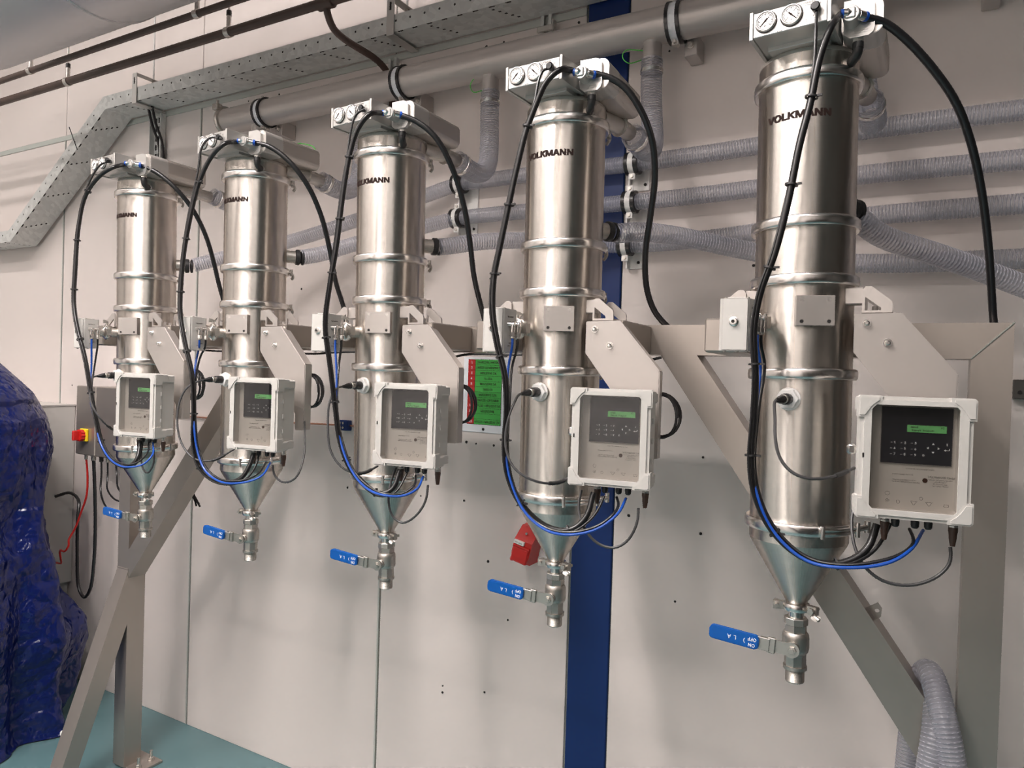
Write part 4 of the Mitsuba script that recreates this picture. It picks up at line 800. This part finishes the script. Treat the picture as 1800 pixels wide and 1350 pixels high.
for pts, lab in HOSES: clear_hose(pts, .0255, lab, None, 'suction_hose')
for i in range(5):
    x = UX[i]
    k = clear_hose([(x + .1005, .185, 2.392), (x + .104, .25, 2.378), (x + .102, .32, 2.385), (x + .088, .39, 2.435), (x + .070, .425, 2.53), (x + .064, .43, 2.61), (x + .064, .43, 2.70)], .0315,
               f'short clear exhaust hose on the {WHOS[i]}', None, 'exhaust_hose')
    part(k, 'hose_clip', ring([(.0325, -.006), (.0342, -.005), (.0342, .005), (.0325, .006)], 30, (x + .064, .43, 2.662), (0, 0, 1)), 'steel_polished')
    part(k, 'hose_clip', ring([(.0325, -.006), (.0342, -.005), (.0342, .005), (.0325, .006)], 30, (x + .102, .212, 2.386), (.05, 1, -.2)), 'steel_polished')
coil = [(.225, .300, .35), (.232, .300, .85), (.248, .275, 1.03), (.266, .20, 1.095), (.290, .126, 1.04), (.314, .100, .93), (.322, .08, .82), (.300, .03, .62), (.270, .01, .35), (.25, .06, .12), (.235, .22, .07), (.228, .295, .30),
        (.252, .335, .8), (.268, .29, .98), (.282, .21, 1.062), (.280, .132, 1.0), (.268, .104, .88), (.258, .085, .66), (.235, .05, .3), (.23, .12, .10), (.26, .28, .06)]
k = clear_hose(coil, .026, 'coiled spare clear hose hanging over the right diagonal brace of the frame', None, 'coiled_hose')

def wall_clamp(x, z, lab):
    k = free('hose_clamp'); y = .505; r = .0275
    add(k + '__band', ring([(r + .004, -.009), (r + .007, -.009), (r + .007, .009), (r + .004, .009)], 40, (x, y, z), (1, 0, 0)), 'plastic_white')
    for s in (-1, 1):
        part(k, 'rubber_lining', ring([(r - .002, -.006), (r + .0085, -.006), (r + .0085, .006), (r - .002, .006)], 40, (x + s * .015, y, z), (1, 0, 0)), 'rubber')
        e = part(k, 'ear', cbox(x - .011, x + .011, y - .010, y - .006, z + s * (r + .014) - .011, z + s * (r + .014) + .011, .001), 'plastic_white', False)
        part(e, 'screw', cat(cyl((x, y - .010, z + s * (r + .015)), (x, y - .014, z + s * (r + .015)), .0055, 12), cyl((x, y - .014, z + s * (r + .015)), (x, y - .0145, z + s * (r + .015)), .003, 6)), 'cast_steel')
    part(k, 'foot', cbox(x - .01, x + .01, y + r, WY - .004, z - .01, z + .01, .001), 'plastic_white', False)
    tag(k, lab, 'hose clamp')
wall_clamp(-.590, 2.414, 'black and white hose clamp on the top wall hose, beside the blue column'); wall_clamp(-.595, 2.291, 'black and white hose clamp on the second wall hose, beside the blue column')
wall_clamp(-.605, 2.156, 'black and white hose clamp on the third wall hose, lowest beside the blue column'); wall_clamp(-1.255, 2.419, 'hose clamp on the top wall hose, right of the middle conveyor')
wall_clamp(-1.258, 2.294, 'hose clamp on the second wall hose, right of the middle conveyor')
for x0, x1, za, zb, lab in ((-.615, -.548, 2.335, 2.462, 'white bracket plate on the wall behind the top hose clamp by the blue column'), (-.620, -.553, 2.20, 2.325, 'white bracket plate on the wall behind the second hose clamp by the blue column'),
                            (-.615, -.563, 2.085, 2.185, 'white bracket plate on the wall behind the third hose clamp by the blue column'), (-1.278, -1.200, 2.24, 2.452, 'tall white bracket plate on the wall right of the middle conveyor')):
    k = free('bracket_plate'); add(k + '__plate', cat(cbox(x0, x1, WY - .006, WY - .001, za, zb, .002), cbox(x0, x0 + .006, WY - .022, WY - .001, za, zb, .001)), 'plastic_white', False); tag(k, lab, 'bracket')
    for z in (za + .02, zb - .02): part(k, 'screw', cyl((x1 - .014, WY - .006, z), (x1 - .014, WY - .0085, z), .005, 10), 'hole')

# ------------------------------------------------------------------ black hoses, blue tubes and cables of each conveyor
def ties(k, pts, fr, r=.011):
    P = smooth_path(spline(pts, .012), 2)
    for f in fr:
        i = int(f * (len(P) - 2)); d = P[i + 1] - P[i]
        part(k, 'cable_tie', cat(ring([(r - .001, -.0018), (r + .0012, -.0018), (r + .0012, .0018), (r - .001, .0018)], 14, P[i], d), trimesh.creation.box((.010, .004, .004), trans(*(P[i] + [r + .003, -.004, 0])))), 'black_plastic')
for i in range(5):
    w = WHOS[i]; n = i + 1
    k = free('air_hose'); pts = CABLES['hose'][n]; add(k + '__hose', tube(pts, .0068, 12), 'rubber'); ties(k, pts, (.17, .30, .42, .56, .70, .82, .92)[: 7 if i > 1 else 6])
    tag(k, f'thick black air hose down the left of the {w}', 'hose')
    k = free('control_cable'); add(k, tube(CABLES['knob_cable'][n], .0032, 8), 'rubber'); tag(k, f'thin black cable from the knob of the {w}', 'cable')
    hx = np.array([UX[i] + HANG[i][1][0] + PBX[i], HANG[i][1][1], HANG[i][1][2]])
    b0, b1 = hx + [-.0342, -.188, 1.8135], hx + [-.0307, -.168, 1.8135]
    k = free('blue_air_tube'); add(k, tube([b0, b0 - [0, 0, .02]] + CABLES['blue'][n][1:], .0031, 10), 'air_blue'); tag(k, f'bright blue air tube of the {w}', 'tube')
    k = free('black_air_tube'); add(k, tube([b1, b1 - [0, 0, .02]] + CABLES['black'][n][1:], .0031, 8), 'rubber'); tag(k, f'thin black tube beside blue tube, {w}', 'tube')
    um = unit_matrix(i); tip = um[:3, :3] @ PLUG[0] + um[:3, 3]; td = um[:3, :3] @ PLUG[1]
    sp = [tuple(tip - td * .006), tuple(tip + td * .008)] + CABLES['sensor'][n][1:]
    k = free('sensor_cable'); add(k + '__cable', tube(sp, .0030, 8), 'grey_cable'); P = smooth_path(spline(sp, .012), 2); m = len(P)
    part(k, 'splice', sweep(P[int(m * .83):int(m * .95)], .0046, 10), 'black_plastic'); tag(k, f'sensor cable from the white nut, {w}', 'cable')
    k = free('loop_cable'); add(k, tube(CABLES['loop'][n], .0031, 8), 'grey_cable'); tag(k, f'grey cable looping below the box, {w}', 'cable')
    k = free('supply_hose'); sp = CABLES['right'][n]; sp = sp + ([(sp[-1][0] + .012, .199, 1.872)] if sp[-1][2] > 1.885 else [(sp[-1][0] + .002, sp[-1][1] + .002, 1.871)])
    add(k, tube(sp, .0080, 12), 'rubber'); tag(k, f'thick black hose arching right, {w}', 'hose')
    if i < 4:
        k = free('cable_coil'); x = UX[i] + .262
        th = np.linspace(0, 2 * np.pi * 3.9, 110); cz = 1.640 if i > 1 else 1.655
        add(k, sweep(np.stack([x + (.046 + .004 * np.sin(th * .7)) * np.cos(th), .004 + .0065 * th / 6.28 - .01, cz + (.052 + .004 * np.cos(th * .9)) * np.sin(th)], 1), .0034, 7), 'rubber')
        tag(k, f'coil of black cable behind the box, {w}', 'cable coil')
k = 'beam_cable'; add(k, tube([(-2.25, .146, 1.790), (-2.10, .146, 1.784), (-1.85, .146, 1.788), (-1.60, .146, 1.780), (-1.50, .146, 1.786), (-1.22, .146, 1.788), (-1.13, .140, 1.768), (-1.06, .140, 1.758), (-.99, .146, 1.783), (-.80, .146, 1.788), (-.50, .146, 1.788), (-.42, .142, 1.774), (-.36, .146, 1.787)], .0036, 8), 'rubber')
tag(k, 'thin black cable running along the underside of the frame beam', 'cable')
k = 'cable_bundle'; rng = np.random.RandomState(5)
bun = [tube([(-2.44 + rng.uniform(-.01, .01), .30 + q * .006, 1.33), (-2.42 + q * .004, .29, 1.27 + rng.uniform(-.01, .01)), (-2.46 + q * .006, .30, 1.20), (-2.41 + rng.uniform(-.02, .02), .31, 1.14 + rng.uniform(-.02, .02))], .0038, 7) for q in range(6)]
add(k, cat(*bun), 'rubber'); tag(k, 'tangled black cables behind the cone of the leftmost conveyor', 'cables', kind='stuff')

# ------------------------------------------------------------------ chart on the wall
k = 'wall_chart'; tag(k, 'white wall chart with red numbers and green product names', 'sign')
part(k, 'board', cbox(-1.242, -1.050, WY - .004, WY - .0005, 1.515, 1.790, .001), 'board_white', False)
rows = [('1', 'CHARCOAL MAXIMA'), ('2', 'CARRIER GAS MOLSIEVE 3A'), ('3', 'MOLSIEVE 3A'), ('4', 'SL 40A'), ('5', 'MOLSIEVE 5A'), ('6', 'ENGLEB'), ('7', 'MOLSIEVE 13X'), ('8', 'ENGLEB-CP12NVB'), ('10', 'SPYLUS + MOLSIEVE 3A'), ('11', 'SELEXSORB'), ('12', ''), ('13', 'SPYLUS + MOLSIEVE 13X')]
xa, xb, xc, zt, zb_ = -1.221, -1.1905, -1.077, 1.781, 1.544; hh = (zt - zb_) / 12
for q, (a, b) in enumerate(rows):
    z1_ = zt - q * hh; z0_ = z1_ - hh
    c = part(k, 'number_cell', plainbox(xa, xb - .0004, WY - .0048, WY - .0036, z0_ + .0003, z1_ - .0003), 'sign_red', False)
    part(c, 'number', text_at(a, .0085, (xa + xb) / 2, (z0_ + z1_) / 2, WY - .0048, bold=True), 'print_white', False)
    c = part(k, 'name_cell', plainbox(xb + .0004, xc, WY - .0048, WY - .0036, z0_ + .0003, z1_ - .0003), 'sign_green', False)
    if b:
        m = text_at(b, .0080, 0, 0, 0, bold=True); wid = m.extents[0]; s = min(.92, .106 / wid); m.apply_scale([s, 1, 1]); m.apply_translation([(xb + xc) / 2, WY - .0048, (z0_ + z1_) / 2])
        part(c, 'name', m, 'print_black', False)
part(k, 'rule', cat(*[plainbox(xa, xc, WY - .0050, WY - .0036, zt - q * hh - .0005, zt - q * hh + .0005) for q in range(13)], plainbox(xb - .0006, xb + .0006, WY - .0050, WY - .0036, zb_, zt), plainbox(xc - .0005, xc + .0008, WY - .0050, WY - .0036, zb_, zt)), 'print_black', False)
part(k, 'screw', lathe([(.005, 0), (.005, .002), (.003, .0025)], 12, (-1.149, WY - .004, 1.527), (0, -1, 0)), 'hole')
part(k, 'screw', lathe([(.006, 0), (.006, .003), (.003, .004)], 12, (-1.035, WY, 1.781), (0, -1, 0)), 'cast_steel')

# ------------------------------------------------------------------ red wall socket
k = 'wall_socket'; tag(k, 'tilted red wall socket with a white label, left of the blue column', 'socket')
Ms = trans(-.918, 0, 1.152) @ trimesh.transformations.rotation_matrix(math.radians(13), [0, 1, 0])
def so(m): return moved(m, Ms)
part(k, 'housing', so(cat(hull([(x, y, z) for x in (-.034, .034) for y, z in ((WY - .02, .062), (WY - .07, .060), (WY - .105, .018), (WY - .105, -.034), (WY - .085, -.062), (WY - .02, -.062))]).apply_translation([0, 0, 0]))), 'red', False)
part(k, 'flap', so(cat(cbox(-.031, .031, WY - .112, WY - .100, -.058, -.006, .004), cbox(-.034, -.022, WY - .108, WY - .09, -.062, -.045, .003))), 'red', 30)
part(k, 'hinge', so(cyl((-.031, WY - .108, -.003), (.031, WY - .108, -.003), .005, 12)), 'red')
part(k, 'label', so(cbox(-.031, .008, WY - .1145, WY - .100, .004, .017, .0008)), 'plastic_white', False)
part(k, 'label_print', so(cat(text_at('32A 400V', .0055, -.012, .0105, WY - .1145, bold=True, sx=.8))), 'print_grey', False)
part(k, 'mount', cbox(-.905, -.858, WY - .03, WY - .0005, 1.090, 1.155, .004), 'plastic_white', 30)
part(k, 'screw', so(cyl((0, WY - .093, .044), (0, WY - .097, .043), .004, 10)), 'cast_steel')

# ------------------------------------------------------------------ copper bar with its blue terminal block
k = 'copper_bar'; add(k, tube([(-3.08, WY - .012, 1.478), (-2.4, WY - .012, 1.486), (-1.83, WY - .012, 1.500), (-1.72, WY - .012, 1.501)], .0038, 10), 'copper'); tag(k, 'thin copper bar running level along the wall to the blue block', 'bar')
k = 'terminal_block'; tag(k, 'small dark blue terminal block on the wall at the end of the copper bar', 'terminal block')
add(k + '__body', cbox(-1.834, -1.782, WY - .028, WY - .0005, 1.480, 1.522, .003), 'column_blue', False)
for z in (1.492, 1.511):
    for x in (-1.822, -1.806): part(k, 'screw', cyl((x, WY - .028, z), (x, WY - .030, z), .005, 12), 'cast_steel')

k = 'small_wall_box'; tag(k, 'small grey box on the wall at the right edge of the right frame post', 'box'); add(k + '__body', cbox(.432, .470, WY - .03, WY - .0005, 1.708, 1.757, .002), 'dim_paint', False)
part(k, 'screw', cyl((.445, WY - .03, 1.725), (.445, WY - .032, 1.725), .005, 10), 'hole')

# ------------------------------------------------------------------ junction box with the red and yellow switch
k = 'junction_box'; tag(k, 'grey steel junction box on the wall with a red and yellow rotary switch', 'junction box')
JY = .354
part(k, 'body', cbox(-3.408, -3.075, JY + .018, WY - .001, 1.272, 1.604, .003), 'steel_pickled', False)
part(k, 'door', cbox(-3.412, -3.248, JY, JY + .020, 1.268, 1.608, .004), 'steel_pickled', False)
part(k, 'door', cbox(-3.244, -3.072, JY, JY + .020, 1.268, 1.608, .004), 'steel_pickled', False)
sw = free(k + '__switch_plate'); add(sw, cbox(-3.356, -3.298, JY - .014, JY, 1.337, 1.398, .003), 'yellow', False, label='yellow switch plate')
kn = []
for q in range(10):
    a = q * 2 * math.pi / 10; kn.append(cyl((-3.327 + .022 * math.cos(a), JY - .016, 1.367 + .022 * math.sin(a)), (-3.327 + .022 * math.cos(a), JY - .034, 1.367 + .022 * math.sin(a)), .0075, 10))
part(k, 'rotary_knob', cat(cyl((-3.327, JY - .014, 1.367), (-3.327, JY - .034, 1.367), .0245, 32, .002), *kn, cbox(-3.335, -3.319, JY - .062, JY - .03, 1.343, 1.391, .003)), 'red', 30, label='red rotary knob')
for x, r in ((-3.397, .009), (-3.332, .013), (-3.266, .011), (-3.213, .010), (-3.146, .010), (-3.11, .010)):
    part(k, 'cable_gland', cat(hexcyl((x, .40, 1.274), (x, .40, 1.256), r * 1.1), cyl((x, .40, 1.257), (x, .40, 1.236), r * .85, 14, .002)), 'cast_steel' if r != .011 else 'black_plastic')
for pts, r, mt, nm, lab in (
    ([(-3.397, .40, 1.245), (-3.399, .41, 1.16), (-3.42, .42, 1.05), (-3.47, .42, .95), (-3.50, .41, .87), (-3.50, .38, .82), (-3.46, .36, .80), (-3.475, .35, .77), (-3.54, .36, .765), (-3.55, .37, .72), (-3.60, .40, .68), (-3.70, .43, .66), (-3.776, .43, .65)], .0048, 'red', 'red_cable', 'red cable hanging from the junction box beside the tarp'),
    ([(-3.332, .40, 1.245), (-3.334, .41, 1.10), (-3.338, .42, .90), (-3.345, .42, .70), (-3.37, .42, .58), (-3.42, .42, .53), (-3.47, .42, .57), (-3.51, .43, .75), (-3.53, .44, .92), (-3.56, .46, 1.0), (-3.66, .47, 1.03), (-3.776, .46, 1.0)], .0080, 'rubber', 'power_cable', 'thick black cable hanging in a deep loop below the junction box'),
    ([(-3.266, .40, 1.24), (-3.262, .40, 1.17), (-3.25, .39, 1.10), (-3.19, .37, 1.05), (-3.08, .34, 1.02), (-2.95, .31, 1.005), (-2.80, .24, 1.01), (-2.724, .20, 1.02)], .0042, 'rubber', 'signal_cable', 'thin black cable curving furthest down from the junction box to the frame post'),
    ([(-3.213, .40, 1.24), (-3.210, .40, 1.17), (-3.18, .38, 1.12), (-3.08, .35, 1.085), (-2.95, .32, 1.08), (-2.80, .24, 1.085), (-2.724, .20, 1.09)], .0040, 'rubber', 'signal_cable', 'thin black cable from the junction box to the frame post, the middle one of three'),
    ([(-3.146, .40, 1.24), (-3.135, .40, 1.19), (-3.08, .37, 1.14), (-2.95, .32, 1.115), (-2.80, .24, 1.13), (-2.724, .20, 1.14)], .0040, 'rubber', 'signal_cable', 'thin black cable from the junction box, shortest bend of the three')):
    k = free(nm); add(k, tube(pts, r, 10), mt); tag(k, lab, 'cable')

# ------------------------------------------------------------------ white cabinet and the blue tarp in front of it
k = 'white_cabinet'; tag(k, 'plain white metal cabinet against the wall behind the blue tarp', 'cabinet')
part(k, 'body', cbox(-4.6, -3.775, .29, WY - .002, .52, 1.487, .004), 'box_white', False)
part(k, 'door', cbox(-4.595, -3.782, .272, .29, .53, 1.478, .003), 'box_white', False)
part(k, 'plinth', cbox(-4.58, -3.80, .32, WY - .01, 0.0, .52, .002), 'box_grey', False)
part(k, 'top_cap', cbox(-4.603, -3.770, .282, WY - .002, 1.483, 1.492, .001), 'box_grey', False)

tc = np.array([-3.60, -.10])
NT, NZ = 440, 230
th = np.linspace(0, 2 * np.pi, NT, endpoint=False)
zs = np.r_[np.linspace(0, 1, NZ)]
def tarp_r(z): return np.interp(z, [0, .03, .25, .45, .62, .8, 1.0, 1.15, 1.3, 1.45, 1.52], [.50, .49, .475, .475, .455, .43, .395, .402, .408, .385, .345])
TH, S = np.meshgrid(th, zs); deg = np.degrees(TH)
hem = .006 + .34 * np.clip((deg - 42) / 30, 0, 1) ** 1.3 * np.clip((230 - deg) / 60, 0, 1)
topz = 1.52 + .03 * np.sin(2 * TH + 1)
Z = hem + (topz - hem) * S
low = np.clip(1 - Z / 1.45, 0, 1)
rt = np.random.RandomState(21)
def crumple(P, n, f0, f1):
    """sum of triangle waves in random directions: straight sharp creases that meet at corners"""
    out = np.zeros(P.shape[:-1])
    for _ in range(n):
        d = rt.normal(size=3); d /= np.linalg.norm(d); f = rt.uniform(f0, f1)
        w_ = (P @ d) * f + rt.uniform(0, 1) + .25 * meshkit.noise(P * f * .6 + rt.uniform(0, 50, 3), 2)
        out += np.abs(w_ - np.floor(w_) - .5) * 4 / f - 1 / f
    return out / n
Pn = np.stack([np.cos(TH) * .45, np.sin(TH) * .45, Z], -1)
fold = (.045 * np.abs(np.sin(3 * TH + .7 + .7 * Z)) + .034 * np.abs(np.sin(5.5 * TH + 2.1 - .9 * Z)) - .05 + .012 * np.sin(13 * TH + Z)) * (.2 + .9 * low)
fold = fold - .03 * np.exp(-((deg - 18 + 14 * Z) / 9) ** 2) * (.3 + low) - .035 * np.exp(-((deg + 12 * Z - 330) / 8) ** 2) * (.3 + low)
crease = crumple(Pn * [1, 1, .30], 8, 2.0, 4.2) * .50 + crumple(Pn * [1, 1, .7], 8, 4.5, 9.0) * .24 + crumple(Pn, 9, 12.0, 24.0) * .20
corner = .060 * np.exp(-((deg - 35) / 8) ** 2) * np.exp(-Z / .10)
rim = np.clip((1.50 - Z) / .16, 0, 1); rim = rim * rim * (3 - 2 * rim)
fold = fold * rim; crease = crease * (.15 + .85 * rim)
back = 1 - .36 * np.exp(-((deg - 132) / 36) ** 2)
RR = (tarp_r(Z) + fold + crease * (.6 + .5 * low) + corner + .07 * np.exp(-((deg - 64) / 22) ** 2) * np.exp(-((Z - .42) / .16) ** 2)) * back
V = np.stack([tc[0] + RR * np.cos(TH), tc[1] + RR * np.sin(TH) * .98, Z + .12 * crumple(Pn + 7, 6, 3, 8) * np.clip(S * 3, 0, 1) * (S > 0)], -1)
rings_ = [V]
last = V[-1]
ctr = np.array([tc[0] - .06, tc[1], 1.80])
for q in np.linspace(.06, 1, 22)[:-1]:
    rr = last + (ctr - last) * q; rr[:, 2] = last[:, 2] + (ctr[2] - last[:, 2]) * (1 - (1 - q) ** 1.9) + .05 * (meshkit.fbm(np.stack([rr[:, 0] * 5, rr[:, 1] * 5, 0 * rr[:, 0]], 1), 3, 3) - .5) * (1 - q)
    rings_.append(rr[None])
V = np.concatenate(rings_).reshape(-1, 3); nr = len(V) // NT
i, j = np.meshgrid(np.arange(nr - 1), np.arange(NT), indexing='ij'); j2 = (j + 1) % NT
F = np.stack([i * NT + j, i * NT + j2, (i + 1) * NT + j2, (i + 1) * NT + j], -1).reshape(-1, 4)
V = np.vstack([V, ctr]); F = np.vstack([F[:, [0, 1, 2]], F[:, [0, 2, 3]], [((nr - 1) * NT + q, (nr - 1) * NT + (q + 1) % NT, len(V) - 1) for q in range(NT)]])
k = 'blue_tarp'; add(k + '__sheet', trimesh.Trimesh(V, F, process=False), 'tarp_blue', True); tag(k, 'crumpled shiny dark blue tarpaulin draped over a machine at the left', 'tarp')
a = math.radians(30); gd = np.array([math.cos(a), math.sin(a), .35]); gp_ = np.array([tc[0] + .545 * math.cos(a), tc[1] + .535 * math.sin(a), .022])
part(k, 'grommet', ring([(.006, 0), (.006, .003), (.0125, .003), (.014, .001), (.014, 0)], 24, gp_ + gd * .005, np.array([.9, -.4, .3])), 'plastic_white')

# ------------------------------------------------------------------ little green wires
for pts, lab in (([(UX[2] + .045, .41, 2.70), (UX[2] + .02, .39, 2.69), (UX[2] + .01, .385, 2.715), (UX[2] + .02, .39, 2.735)], 'thin bright green wire at the outlet stub of the middle conveyor'),
                 ([(UX[3] + .04, .40, 2.69), (UX[3] + .01, .37, 2.675), (UX[3] - .005, .36, 2.69), (UX[3] + .0, .37, 2.715), (UX[3] + .045, .40, 2.718)], 'thin green wire looping beside the outlet stub by the blue column'),
                 ([(UX[1] + .085, .08, 2.479), (UX[1] + .085, .085, 2.492), (UX[1] + .105, .11, 2.495), (UX[1] + .125, .125, 2.488), (UX[1] + .13, .128, 2.479)], 'small green loop on the silencer of the second conveyor from the tarp')):
    k = free('green_wire'); add(k, tube(pts, .0016, 6, .006), 'green_wire'); tag(k, lab, 'wire')
